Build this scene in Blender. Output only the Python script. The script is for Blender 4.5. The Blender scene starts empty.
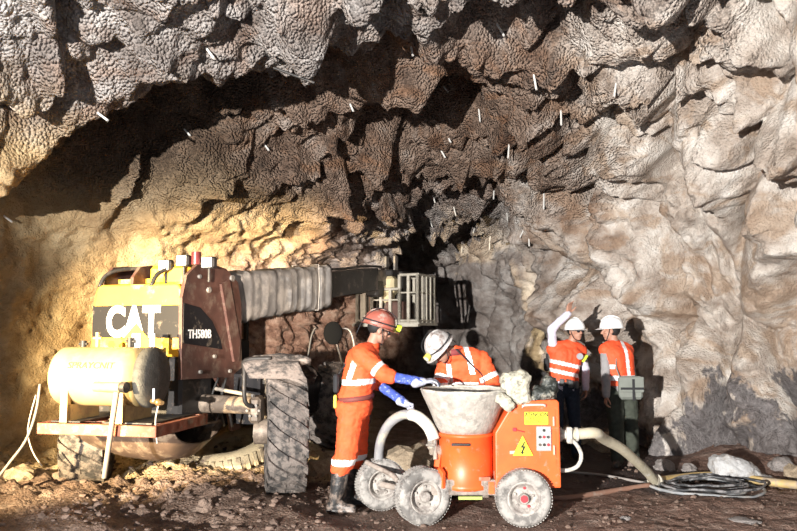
import bpy, bmesh, math, random
import numpy as np
from mathutils import Vector, Matrix, Quaternion
SC = bpy.context.scene
COL = SC.collection
random.seed(7)
PI = math.pi
F = 750.0; PITCH = math.atan(62.5/750); CAMZ = 1.65

def P(px, py, y):
    """photo pixel + world distance y -> world point (used to measure places)"""
    cx = (px-398.5)/F; cy = (265.5-py)/F
    d = (cx, math.cos(PITCH)-cy*math.sin(PITCH), math.sin(PITCH)+cy*math.cos(PITCH))
    t = y/d[1]
    return Vector((d[0]*t, y, CAMZ+d[2]*t))

# ---------------- noise (numpy) ----------------
def _h(ix, iy, iz, seed):
    h = (ix.astype(np.int64)*374761393 + iy.astype(np.int64)*668265263 + iz.astype(np.int64)*2147483647 + seed*1274126177) & 0xffffffff
    h = ((h ^ (h >> 13)) * 1274126177) & 0xffffffff
    h = ((h ^ (h >> 16)) * 2246822519) & 0xffffffff
    return (h ^ (h >> 15)) & 0xffffff
def perlin(p, seed=0):
    i = np.floor(p); f = p-i; i = i.astype(np.int64)
    u = f*f*f*(f*(f*6-15)+10)
    out = 0
    for dx in (0, 1):
        for dy in (0, 1):
            for dz in (0, 1):
                h = _h(i[:, 0]+dx, i[:, 1]+dy, i[:, 2]+dz, seed)
                gx = (h & 255)/127.5-1; gy = ((h >> 8) & 255)/127.5-1; gz = ((h >> 16) & 255)/127.5-1
                g = gx*(f[:, 0]-dx)+gy*(f[:, 1]-dy)+gz*(f[:, 2]-dz)
                w = (u[:, 0] if dx else 1-u[:, 0])*(u[:, 1] if dy else 1-u[:, 1])*(u[:, 2] if dz else 1-u[:, 2])
                out = out+w*g
    return out
def fbm(p, octs=4, seed=0, gain=.5, billow=False):
    a = 1; s = 0; q = p.copy()
    for o in range(octs):
        n = perlin(q, seed+o*17)
        s = s+a*(np.abs(n)*2-.5 if billow else n); a *= gain; q = q*2.03+11.7
    return s
def worley(p, seed=0):
    i = np.floor(p).astype(np.int64); f1 = np.full(len(p), 9.); f2 = f1.copy(); idc = np.zeros(len(p))
    for dx in (-1, 0, 1):
        for dy in (-1, 0, 1):
            for dz in (-1, 0, 1):
                a, b, c = i[:, 0]+dx, i[:, 1]+dy, i[:, 2]+dz
                h = _h(a, b, c, seed)
                q = np.stack([a+(h & 255)/255., b+((h >> 8) & 255)/255., c+((h >> 16) & 255)/255.], 1)
                d = np.sqrt(((p-q)**2).sum(1))
                m = d < f1
                f2 = np.where(m, f1, np.minimum(f2, d)); idc = np.where(m, (h % 997)/997., idc); f1 = np.where(m, d, f1)
    return f1, f2, idc
def sstep(a, b, x):
    t = np.clip((x-a)/(b-a), 0, 1); return t*t*(3-2*t)

# ---------------- materials ----------------
MATS = {}
def mat(name, col, rough=.7, metal=0., var=0., vscale=8., dirt=None, dirt_amt=0., dscale=5., bump=0., bscale=60., spec=.5, dirt_lo=None):
    """paint / cloth / metal with colour variation, a coat of dirt and fine bump, all procedural"""
    if name in MATS: return MATS[name]
    m = bpy.data.materials.new(name); m.use_nodes = True; MATS[name] = m
    nt = m.node_tree; N = nt.nodes; L = nt.links; b = N['Principled BSDF']
    b.inputs['Roughness'].default_value = rough; b.inputs['Metallic'].default_value = metal
    b.inputs['Specular IOR Level'].default_value = spec
    c = (*col, 1); b.inputs['Base Color'].default_value = c
    tc = N.new('ShaderNodeTexCoord'); src = None
    if var:
        n = N.new('ShaderNodeTexNoise'); n.inputs['Scale'].default_value = vscale; n.inputs['Detail'].default_value = 5
        L.new(tc.outputs['Object'], n.inputs['Vector'])
        r = N.new('ShaderNodeValToRGB'); r.color_ramp.elements[0].position = .3; r.color_ramp.elements[1].position = .7
        r.color_ramp.elements[0].color = (*[x*(1-var) for x in col], 1); r.color_ramp.elements[1].color = (*[min(1, x*(1+var*.6)) for x in col], 1)
        L.new(n.outputs['Fac'], r.inputs['Fac']); src = r.outputs['Color']
    if dirt:
        n = N.new('ShaderNodeTexNoise'); n.inputs['Scale'].default_value = dscale; n.inputs['Detail'].default_value = 8; n.inputs['Roughness'].default_value = .7
        L.new(tc.outputs['Object'], n.inputs['Vector'])
        r = N.new('ShaderNodeValToRGB'); p = .72-.45*dirt_amt
        r.color_ramp.elements[0].position = max(0, p-.05); r.color_ramp.elements[1].position = min(1, p+.07)
        r.color_ramp.elements[0].color = (0, 0, 0, 1); r.color_ramp.elements[1].color = (1, 1, 1, 1)
        L.new(n.outputs['Fac'], r.inputs['Fac'])
        mx = N.new('ShaderNodeMix'); mx.data_type = 'RGBA'; L.new(r.outputs['Color'], mx.inputs[0])
        if src: L.new(src, mx.inputs[6])
        else: mx.inputs[6].default_value = c
        mx.inputs[7].default_value = (*dirt, 1); src = mx.outputs[2]
    if src: L.new(src, b.inputs['Base Color'])
    if bump:
        n = N.new('ShaderNodeTexNoise'); n.inputs['Scale'].default_value = bscale; n.inputs['Detail'].default_value = 6
        L.new(tc.outputs['Object'], n.inputs['Vector'])
        bp = N.new('ShaderNodeBump'); bp.inputs['Strength'].default_value = bump; bp.inputs['Distance'].default_value = .02
        L.new(n.outputs['Fac'], bp.inputs['Height']); L.new(bp.outputs['Normal'], b.inputs['Normal'])
    return m

class NT:
    def __init__(s, name):
        s.m = bpy.data.materials.new(name); s.m.use_nodes = True; s.t = s.m.node_tree; s.N = s.t.nodes; s.L = s.t.links
        s.b = s.N['Principled BSDF']; tc = s.N.new('ShaderNodeTexCoord'); s.co = tc.outputs['Object']
    def set(s, sock, v):
        if isinstance(v, bpy.types.NodeSocket): s.L.new(v, sock)
        elif v is not None:
            if isinstance(v, tuple) and len(v) == 3 and sock.type == 'RGBA': v = (*v, 1)
            sock.default_value = v
    def noise(s, scale, det=6, rough=.6, vec=None, dist=0.):
        n = s.N.new('ShaderNodeTexNoise'); s.set(n.inputs['Vector'], vec or s.co); n.inputs['Scale'].default_value = scale
        n.inputs['Detail'].default_value = det; n.inputs['Roughness'].default_value = rough; n.inputs['Distortion'].default_value = dist
        return n.outputs['Fac']
    def voro(s, scale, vec=None, feat='F1', out='Distance', rnd=1.):
        n = s.N.new('ShaderNodeTexVoronoi'); n.feature = feat; s.set(n.inputs['Vector'], vec or s.co); n.inputs['Scale'].default_value = scale
        n.inputs['Randomness'].default_value = rnd
        return n.outputs[out]
    def ramp(s, v, stops, interp='LINEAR'):
        r = s.N.new('ShaderNodeValToRGB'); cr = r.color_ramp; cr.interpolation = interp
        while len(cr.elements) < len(stops): cr.elements.new(.5)
        for e, (p, c) in zip(cr.elements, stops):
            e.position = p; e.color = (*c, 1) if isinstance(c, tuple) else (c, c, c, 1)
        s.set(r.inputs['Fac'], v); return r.outputs['Color']
    def math(s, op, a, b=None, c=None, clamp=False):
        n = s.N.new('ShaderNodeMath'); n.operation = op; n.use_clamp = clamp
        s.set(n.inputs[0], a); s.set(n.inputs[1], b)
        if c is not None: s.set(n.inputs[2], c)
        return n.outputs[0]
    def mix(s, f, a, b, blend='MIX'):
        n = s.N.new('ShaderNodeMix'); n.data_type = 'RGBA'; n.blend_type = blend
        s.set(n.inputs[0], f); s.set(n.inputs[6], a); s.set(n.inputs[7], b); return n.outputs[2]
    def mapping(s, scale=(1, 1, 1), rot=(0, 0, 0), vec=None):
        n = s.N.new('ShaderNodeMapping'); s.set(n.inputs['Vector'], vec or s.co)
        n.inputs['Scale'].default_value = scale; n.inputs['Rotation'].default_value = rot; return n.outputs[0]
    def xyz(s):
        n = s.N.new('ShaderNodeSeparateXYZ'); s.L.new(s.co, n.inputs[0]); return n.outputs
    def bump(s, h, strength=1., dist=.02, nrm=None):
        n = s.N.new('ShaderNodeBump'); n.inputs['Strength'].default_value = strength; n.inputs['Distance'].default_value = dist
        s.L.new(h, n.inputs['Height'])
        if nrm is not None: s.L.new(nrm, n.inputs['Normal'])
        return n.outputs['Normal']

def rng(S, v, a, b):
    n = S.N.new('ShaderNodeMapRange'); n.interpolation_type = 'SMOOTHSTEP'; S.set(n.inputs[0], v)
    n.inputs[1].default_value = a; n.inputs[2].default_value = b; return n.outputs[0]

def rock_mat():
    S = NT('rock'); x, y, z = S.xyz()
    n1 = S.noise(.55, 5, .6); n2 = S.noise(2.2, 8, .65); n3 = S.noise(14, 8, .7)
    xj = S.math('ADD', x, S.math('MULTIPLY', S.math('SUBTRACT', n1, .5), 3.5))
    # brown red weathered roof rock
    n4 = S.noise(1.3, 4, .55, S.mapping((1, 1, 1.6), (.3, .2, 0)), 1.2)
    brown = S.ramp(n2, [(.25, (.075, .050, .038)), (.42, (.17, .112, .082)), (.56, (.30, .215, .165)), (.74, (.50, .43, .38))])
    brown = S.mix(S.ramp(n4, [(.50, 0.), (.62, .75)]), brown, S.ramp(n2, [(.3, (.13, .062, .034)), (.65, (.36, .20, .115))]))
    pale = S.ramp(n2, [(.28, (.23, .18, .14)), (.44, (.44, .37, .315)), (.56, (.62, .56, .50)), (.72, (.84, .80, .75))])
    pale = S.mix(S.ramp(n4, [(.50, 0.), (.60, .8)]), pale, S.ramp(n2, [(.3, (.26, .17, .11)), (.65, (.52, .40, .30))]))
    tan = S.ramp(n2, [(.25, (.24, .15, .075)), (.5, (.48, .34, .18)), (.75, (.66, .52, .32))])
    grey = S.ramp(n2, [(.28, (.13, .105, .09)), (.46, (.30, .265, .245)), (.6, (.46, .43, .41)), (.75, (.66, .64, .62))])
    red = S.ramp(S.noise(5, 8, .7), [(.3, (.16, .085, .06)), (.5, (.46, .30, .23)), (.7, (.74, .60, .50))])
    c = brown
    c = S.mix(rng(S, xj, 1.4, 3.2), c, pale)                       # right side is pale dusty rock
    zz = S.math('ADD', z, S.math('MULTIPLY', S.math('SUBTRACT', n1, .5), 1.6))
    yj = S.math('ADD', y, S.math('MULTIPLY', S.math('SUBTRACT', n1, .5), 3.))
    frontgrey = S.math('MULTIPLY', rng(S, S.math('MULTIPLY', yj, -1), -9., -7.3), S.math('SUBTRACT', 1., rng(S, xj, .5, 3.)))
    c = S.mix(S.math('MULTIPLY', frontgrey, S.ramp(n4, [(.42, .95), (.64, .45)])), c, grey)             # sprayed concrete near the portal
    deep = rng(S, yj, 11.5, 14.5)
    c = S.mix(S.math('MULTIPLY', deep, .8), c, grey)
    leftlow = S.math('MULTIPLY', S.math('SUBTRACT', 1., rng(S, xj, -2.6, -.9)), S.math('SUBTRACT', 1., rng(S, zz, 3.3, 4.1)))
    c = S.mix(leftlow, c, tan)
    shade_band = S.math('MULTIPLY', S.math('SUBTRACT', 1., rng(S, xj, -2.6, -.6)), S.math('MULTIPLY', rng(S, zz, 2.7, 3.9), rng(S, yj, 7.6, 8.6)))
    c = S.mix(S.math('MULTIPLY', shade_band, .8), c, S.ramp(n2, [(.3, (.045, .032, .024)), (.7, (.17, .12, .08))]))  # dark brown painted in for the shade band behind the roof brow
    # fresh red-brown rock band low beside the drive mouth
    rl = S.math('MULTIPLY', S.math('MULTIPLY', rng(S, x, -3.1, -2.3), S.math('SUBTRACT', 1., rng(S, x, .2, .7))), S.math('SUBTRACT', 1., rng(S, zz, 2.3, 2.9)))
    c = S.mix(rl, c, red)
    # wet dark grey foot of the right wall
    f = S.noise(1.1, 5, .65, S.mapping((1, 1, .6), (0, .6, 0)))
    wl = S.math('ADD', z, S.math('MULTIPLY', S.math('SUBTRACT', f, .5), -7.0))
    wet = S.math('MULTIPLY', S.math('SUBTRACT', 1., rng(S, wl, .45, .75)), rng(S, x, 2.2, 3.0))
    c = S.mix(S.math('MULTIPLY', wet, .9), c, S.ramp(n3, [(.3, (.06, .055, .058)), (.7, (.22, .205, .21))]))
    c = S.mix(.55, c, S.ramp(n3, [(.3, (.45, .43, .42)), (.5, (.5, .5, .5)), (.72, (.62, .6, .58))]), 'OVERLAY')
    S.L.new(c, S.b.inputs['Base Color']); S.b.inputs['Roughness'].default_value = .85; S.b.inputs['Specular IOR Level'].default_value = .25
    # sprayed-concrete popcorn on the roof, gritty rock below
    pop = S.math('SUBTRACT', 1., S.math('MULTIPLY', S.voro(31), 1.3), clamp=True)
    pop2 = S.voro(45, None, 'F1')
    roof = S.math('MULTIPLY', rng(S, z, 3.0, 3.8), S.math('SUBTRACT', 1., rng(S, xj, 2.2, 3.6)))
    roof = S.math('ADD', S.math('MULTIPLY', roof, .85), .12)
    fr = S.noise(9, 10, .72)
    h = S.math('ADD', S.math('MULTIPLY', S.math('MULTIPLY', pop, roof), 1.6), S.math('MULTIPLY', fr, 1.3))
    h = S.math('SUBTRACT', h, S.math('MULTIPLY', pop2, .12))
    S.L.new(S.bump(h, 1., .055), S.b.inputs['Normal'])
    return S.m

def mud_mat():
    S = NT('mud'); x, y, z = S.xyz()
    n1 = S.noise(.8, 5, .6); n2 = S.noise(4, 9, .7); n3 = S.noise(25, 8, .75)
    a = S.ramp(n2, [(.28, (.060, .038, .028)), (.5, (.165, .110, .082)), (.72, (.32, .245, .20))])
    t = S.ramp(n2, [(.28, (.22, .15, .08)), (.5, (.46, .35, .21)), (.75, (.62, .5, .33))])
    g = S.ramp(n2, [(.28, (.10, .06, .045)), (.5, (.24, .15, .115)), (.75, (.42, .33, .28))])
    c = S.mix(rng(S, x, -.5, 1.0), a, g)
    yj = S.math('ADD', y, S.math('MULTIPLY', S.math('SUBTRACT', n1, .5), 2.))
    c = S.mix(S.math('MULTIPLY', rng(S, yj, 8.1, 8.7), S.math('SUBTRACT', 1., rng(S, x, -.9, 0))), c, t)
    dark = S.math('MULTIPLY', S.math('MULTIPLY', rng(S, x, 1.0, 1.6), S.math('SUBTRACT', 1., rng(S, S.math('ADD', x, S.math('MULTIPLY', n1, 1.5)), 4.0, 4.6))), rng(S, yj, 7.2, 7.7))
    c = S.mix(S.math('MULTIPLY', dark, .88), c, (.035, .026, .026))   # shadow of the pump painted dark into the mud behind it
    c = S.mix(.5, c, S.ramp(n3, [(.32, (.35, .34, .33)), (.5, (.5, .5, .5)), (.68, (.66, .64, .62))]), 'OVERLAY')
    S.L.new(c, S.b.inputs['Base Color'])
    S.L.new(S.ramp(n1, [(.4, .55), (.7, .9)]), S.b.inputs['Roughness']); S.b.inputs['Specular IOR Level'].default_value = .3
    h = S.math('ADD', S.noise(16, 10, .75), S.math('MULTIPLY', S.voro(35), -.5))
    S.L.new(S.bump(h, .9, .05), S.b.inputs['Normal'])
    return S.m

def grid_mesh(name, V, nu, nv, m, flip=False):
    i = np.arange((nu-1)*(nv-1)); a = (i//(nv-1))*nv+i % (nv-1)
    q = np.stack([a, a+1, a+nv+1, a+nv], 1)
    if flip: q = q[:, ::-1]
    me = bpy.data.meshes.new(name); me.vertices.add(len(V)); me.vertices.foreach_set('co', V.astype(np.float32).ravel())
    n = len(q); me.loops.add(4*n); me.loops.foreach_set('vertex_index', q.astype(np.int32).ravel())
    me.polygons.add(n); me.polygons.foreach_set('loop_start', np.arange(0, 4*n, 4, dtype=np.int32))
    me.polygons.foreach_set('use_smooth', np.ones(n, bool)); me.update(); me.validate()
    me.materials.append(m); o = bpy.data.objects.new(name, me); COL.objects.link(o); return o

ST = [  # left foot, right foot, crown height of the excavation, from the portal inwards
 ((-6.3, 3.2), (6.2, 2.8), 5.7), ((-6.2, 4.4), (6.0, 4.0), 5.65), ((-6.0, 6.4), (5.6, 6.0), 5.4), ((-5.6, 8.3), (5.1, 7.6), 5.1), ((-4.7, 9.6), (4.7, 8.7), 4.9),
 ((-3.3, 10.6), (3.75, 9.5), 4.8), ((-2.1, 11.6), (3.2, 10.6), 4.65), ((-1.45, 13.0), (3.05, 12.0), 4.5), ((-1.05, 14.4), (3.0, 13.4), 4.4),
 ((-1.05, 15.6), (2.9, 15.0), 4.3), ((-1.5, 17), (2.5, 17.2), 4.1), ((-3, 19), (1.5, 19.5), 3.9), ((-6, 20.5), (-1, 21.6), 3.7), ((-9, 21), (-5, 23.5), 3.3), ((-11, 21.3), (-8, 24.5), 3.3)]
def cr(a, t):
    n = len(a)-1; i = int(min(max(math.floor(t), 0), n-1)); f = t-i
    p0, p1, p2, p3 = a[max(i-1, 0)], a[i], a[i+1], a[min(i+2, n)]
    return .5*((2*p1)+(-p0+p2)*f+(2*p0-5*p1+4*p2-p3)*f*f+(-p0+3*p1-3*p2+p3)*f**3)
SA = np.array([[l[0], l[1], r[0], r[1], h] for l, r, h in ST], float)
def shell(nu=640, nv=560):
    ts = np.linspace(0, len(ST)-1, 3000); A = np.array([cr(SA, t) for t in ts])
    d = np.sqrt(np.maximum((np.diff(A[:, 0:2], axis=0)**2).sum(1), (np.diff(A[:, 2:4], axis=0)**2).sum(1)))
    # sample density falls with distance
    w = d/np.clip(A[1:, 1]*.1, .7, 2.0); cs = np.concatenate([[0], np.cumsum(w)]); cd = np.concatenate([[0], np.cumsum(d)])
    tt = np.interp(np.linspace(0, cs[-1], nu), cs, np.arange(len(ts))); A = np.stack([np.interp(tt, np.arange(len(ts)), A[:, k]) for k in range(5)], 1)
    sd = np.interp(tt, np.arange(len(ts)), cd)
    ph = np.linspace(0, PI, nv); c = np.cos(ph); s = np.sin(ph); e = 2/2.5
    X = -np.sign(c)*np.abs(c)**e; Z = np.abs(s)**e
    mid = (A[:, 0:2]+A[:, 2:4])/2; half = (A[:, 2:4]-A[:, 0:2])/2
    V = np.zeros((nu, nv, 3)); V[:, :, 0] = mid[:, None, 0]+half[:, None, 0]*X; V[:, :, 1] = mid[:, None, 1]+half[:, None, 1]*X
    V[:, :, 2] = A[:, None, 4]*Z-.25
    du = np.gradient(V, axis=0); dv = np.gradient(V, axis=1); N = np.cross(du, dv); N /= np.linalg.norm(N, axis=2, keepdims=True)+1e-9
    ctr = np.concatenate([mid, np.full((nu, 1), 1.6)], 1)[:, None, :]
    sg = np.sign(((ctr-V)*N).sum(2, keepdims=True)); N = N*sg                       # inward
    p = V.reshape(-1, 3); n = N.reshape(-1, 3); S_ = np.repeat(sd, nv)
    x, y, z = p.T; u = np.tile(X, nu)                                                # u: -1 left ... 1 right
    w1 = np.stack([perlin(p*.6, 3), perlin(p*.6, 4), perlin(p*.6, 5)], 1)
    big = perlin(p*.42+5, 1)*.75+perlin(p*.95, 2)*.42
    med = fbm(p*1.7+w1, 3, 20, .55)*.34
    roof = sstep(2.5, 3.6, z)*sstep(.97, .7, np.abs(u))
    # pull-by-pull ledges in the back of the drive: the roof comes down towards the face, then breaks up
    led = S_*.72+fbm(p*np.array([.5, .35, .5]), 3, 40)*1.5+u*.5
    fr = led-np.floor(led); saw = np.where(fr < .86, fr/.86, (1-fr)/.14)
    lh = .5+.6*perlin(np.stack([np.floor(led), u*1.4, z*0], 1)+.3, 9)
    ledge = (saw-.4)*(.20+.34*np.clip(lh, 0, 1))*np.clip(roof+.12*sstep(9.5, 11, y), 0, 1)*sstep(1.02, .9, u)
    # pillows and creases (rock popped off joints) on the right wall
    q = np.stack([x*.75, y*.75, z*.40+x*.2], 1)+w1*.35
    f1, f2, idc = worley(q*1.45, 61)
    pil = (np.clip(f2-f1, 0, .45)/.45)**.6
    right = sstep(.25, .6, u)
    pill = (pil-.6)*.72*right+(idc-.5)*.35*right*sstep(0, .2, f2-f1)
    q2 = p*2.1+w1*.5; g1, g2, id2 = worley(q2, 77)
    chunk = (id2-.5)*sstep(0, .12, g2-g1)
    crag = .14+.0*x
    lr = sstep(-2.9, -2.0, x)*sstep(-.1, -.35, u)*sstep(3.7, 2.6, z)                 # broken fresh rock beside the drive mouth
    gully = sstep(-.25, -.55, u)*sstep(-1.5, -3, x)                                 # smooth sprayed left wall
    q3 = p*np.array([3.6, 3.6, 3.6])+w1; h1, h2, id3 = worley(q3, 90)
    D = big*(1-.35*gully)+med*(1-.55*gully)+ledge+pill
    D = D+chunk*(.13+.12*roof+.12*lr-.07*right)*(1-.7*gully)+(id3-.5)*sstep(0, .1, h2-h1)*(.05+.11*lr)*(1-.6*gully)
    D = D+fbm(p*5, 4, 50, .6)*.075*(1+.6*lr)
    # knobbly bumps of the sprayed roof near the portal
    k1, k2, idk = worley(p*2.6+w1, 101); kn = np.clip(.62-k1, 0, 1)
    D = D+kn*.26*sstep(9.3, 7.8, y)*roof*sstep(.55, .2, u)
    # hanging brow over the portal on the left and hollow behind it
    D = D+.55*np.exp(-((y-7.4)/.8)**2)*sstep(.1, -.2, u)*sstep(-.97, -.75, u)*sstep(2.6, 3.6, z)*(1+.8*perlin(p*1.1, 8))
    D = D-.55*np.exp(-((y-8.9)/.75)**2)*sstep(0, -.3, u)*sstep(2.4, 3.4, z)
    # dark pocket in the roof at centre
    for cx, cy, cz, r, a in ((.35, 10.4, 4.5, .7, 1.3), (-.5, 8.3, 4.9, .5, .6), (1.0, 9.0, 4.8, .4, .45), (1.4, 7.6, 5.1, .45, .7), (-1.3, 10.1, 4.1, .4, .5)):
        D = D-a*np.exp(-(((x-cx)/1.3)**2+(y-cy)**2+(z-cz)**2)/(r*r))
    D = D*np.clip(.35+.65*sstep(20, 14, y), 0, 1)*(1-.35*sstep(.25, -.2, z))
    V2 = (p+n*D[:, None]).reshape(nu, nv, 3)
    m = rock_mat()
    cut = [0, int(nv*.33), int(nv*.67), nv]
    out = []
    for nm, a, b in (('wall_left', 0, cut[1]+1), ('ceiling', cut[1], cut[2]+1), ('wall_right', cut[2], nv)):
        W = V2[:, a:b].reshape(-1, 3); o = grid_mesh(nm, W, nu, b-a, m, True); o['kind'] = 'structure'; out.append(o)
    return V2, N

SHELL, SHN = shell()

# ---------------- ground ----------------
def ground_h(x, y):
    x = np.asarray(x, float).ravel(); y = np.asarray(y, float).ravel()
    p = np.stack([x, y, 0*x], 1)
    h = perlin(p*.5, 200)*.10+perlin(p*1.6, 201)*.05
    left = sstep(.1, -1.2, x)
    # churned mud on the left: ruts running away from the portal
    a = math.radians(38); r = x*math.cos(a)+y*math.sin(a)+perlin(p*.8, 205)*.35
    f1, f2, idc = worley(p*4.5+perlin(p*2, 3)[:, None]*.4, 210)
    g1, g2, idg = worley(p*10, 211)
    clod = np.clip(.6-f1, 0, 1)*.17*(idc > .35)+np.clip(.6-g1, 0, 1)*.06
    h = h+left*(np.sin(r*4.2)*.045+clod*(.55+.6*sstep(6.6, 8, y))+.03)
    h = h+(1-left)*(np.clip(.55-g1, 0, 1)*.022+fbm(p*6, 3, 220)*.025)
    # pale heap behind the loader
    h = h+.24*np.exp(-((x+1.75)/.9)**2-((y-9.3)/.8)**2)+.30*sstep(9.2, 10.8, y)*sstep(-.2, -1.5, x)
    h = h+.2*sstep(-4.3, -5.2, x)
    # foot of right wall
    h = h+.16*sstep(3.0, 4.4, x)*sstep(8.0, 8.9, y)+.2*np.exp(-((x-2.2)/.35)**2-((y-9.9)/.4)**2)
    # level pads under feet and wheels
    for cx, cy, r_, z0 in PADS:
        w = np.exp(-(((x-cx)**2+(y-cy)**2)/(r_*r_))**2); h = h*(1-w)+z0*w
    return h
PADS = [(-.45, 6.9, .45, .0), (0.2, 6.5, .55, 0), (1.1, 6.35, .5, 0), (-.1, 6.9, .5, 0), (2.55, 9.15, .4, 0), (1.95, 9.3, .4, 0), (.55, 7.5, .4, 0), (1.15, 7.0, .4, 0),
        (-1.14, 7.66, .3, .03), (-3.42, 8.45, .3, -.1)]
def gh(x, y): return float(ground_h(x, y)[0])
def ground():
    ys = 3.0+(np.linspace(0, 1, 640)**1.35)*22; nx = 620
    t = np.linspace(-1, 1, nx)
    half = np.clip(1.0+ys*.72, 3, 8.5)
    X = t[None, :]*half[:, None]; Y = np.repeat(ys[:, None], nx, 1)
    Z = ground_h(X, Y).reshape(X.shape)
    V = np.stack([X, Y, Z], 2).reshape(-1, 3)
    o = grid_mesh('floor', V, len(ys), nx, mud_mat(), True); o['kind'] = 'structure'
ground()

# ---------------- camera, light ----------------
cd = bpy.data.cameras.new('camera'); cam = bpy.data.objects.new('camera', cd); COL.objects.link(cam)
cd.sensor_width = 36; cd.lens = 36*F/797; cam.location = (0, 0, CAMZ); cam.rotation_euler = (PI/2+PITCH, 0, 0); SC.camera = cam
cd.clip_start = .05
def aim(o, d): o.rotation_euler = Vector(d).to_track_quat('-Z', 'Y').to_euler()
def spot(name, loc, az, el, half, energy, col, blend=.3, r=.06):
    l = bpy.data.lights.new(name, 'SPOT'); o = bpy.data.objects.new(name, l); COL.objects.link(o); o.location = loc
    a, e = math.radians(az), math.radians(el); aim(o, (math.sin(a)*math.cos(e), math.cos(a)*math.cos(e), math.sin(e)))
    l.energy = energy; l.color = col; l.spot_size = math.radians(2*half); l.spot_blend = blend; l.shadow_soft_size = r
spot('floodlight', (-5.0, -6.0, 1.9), 31.5, 12, 32, 16000, (1, .965, .92), .25, .07)
spot('warm_floodlight', (-5.3, 2.4, 1.8), 21, -5, 17, 8200, (1, .78, .46), .45)
spot('rock_fill_spot', (-1.0, -1.2, 1.6), -2.0, 1.6, 6.0, 6500, (1, .84, .70), .5)  # added spot brightening the shaded rock by the boom; no such lamp there
w = bpy.data.worlds.new('world'); SC.world = w; w.use_nodes = True
w.node_tree.nodes['Background'].inputs[0].default_value = (.80, .88, 1, 1); w.node_tree.nodes['Background'].inputs[1].default_value = .4
SC.view_settings.view_transform = 'Standard'; SC.view_settings.look = 'None'; SC.view_settings.gamma = 1; SC.view_settings.exposure = .55
SC.view_settings.use_curve_mapping = False
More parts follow.
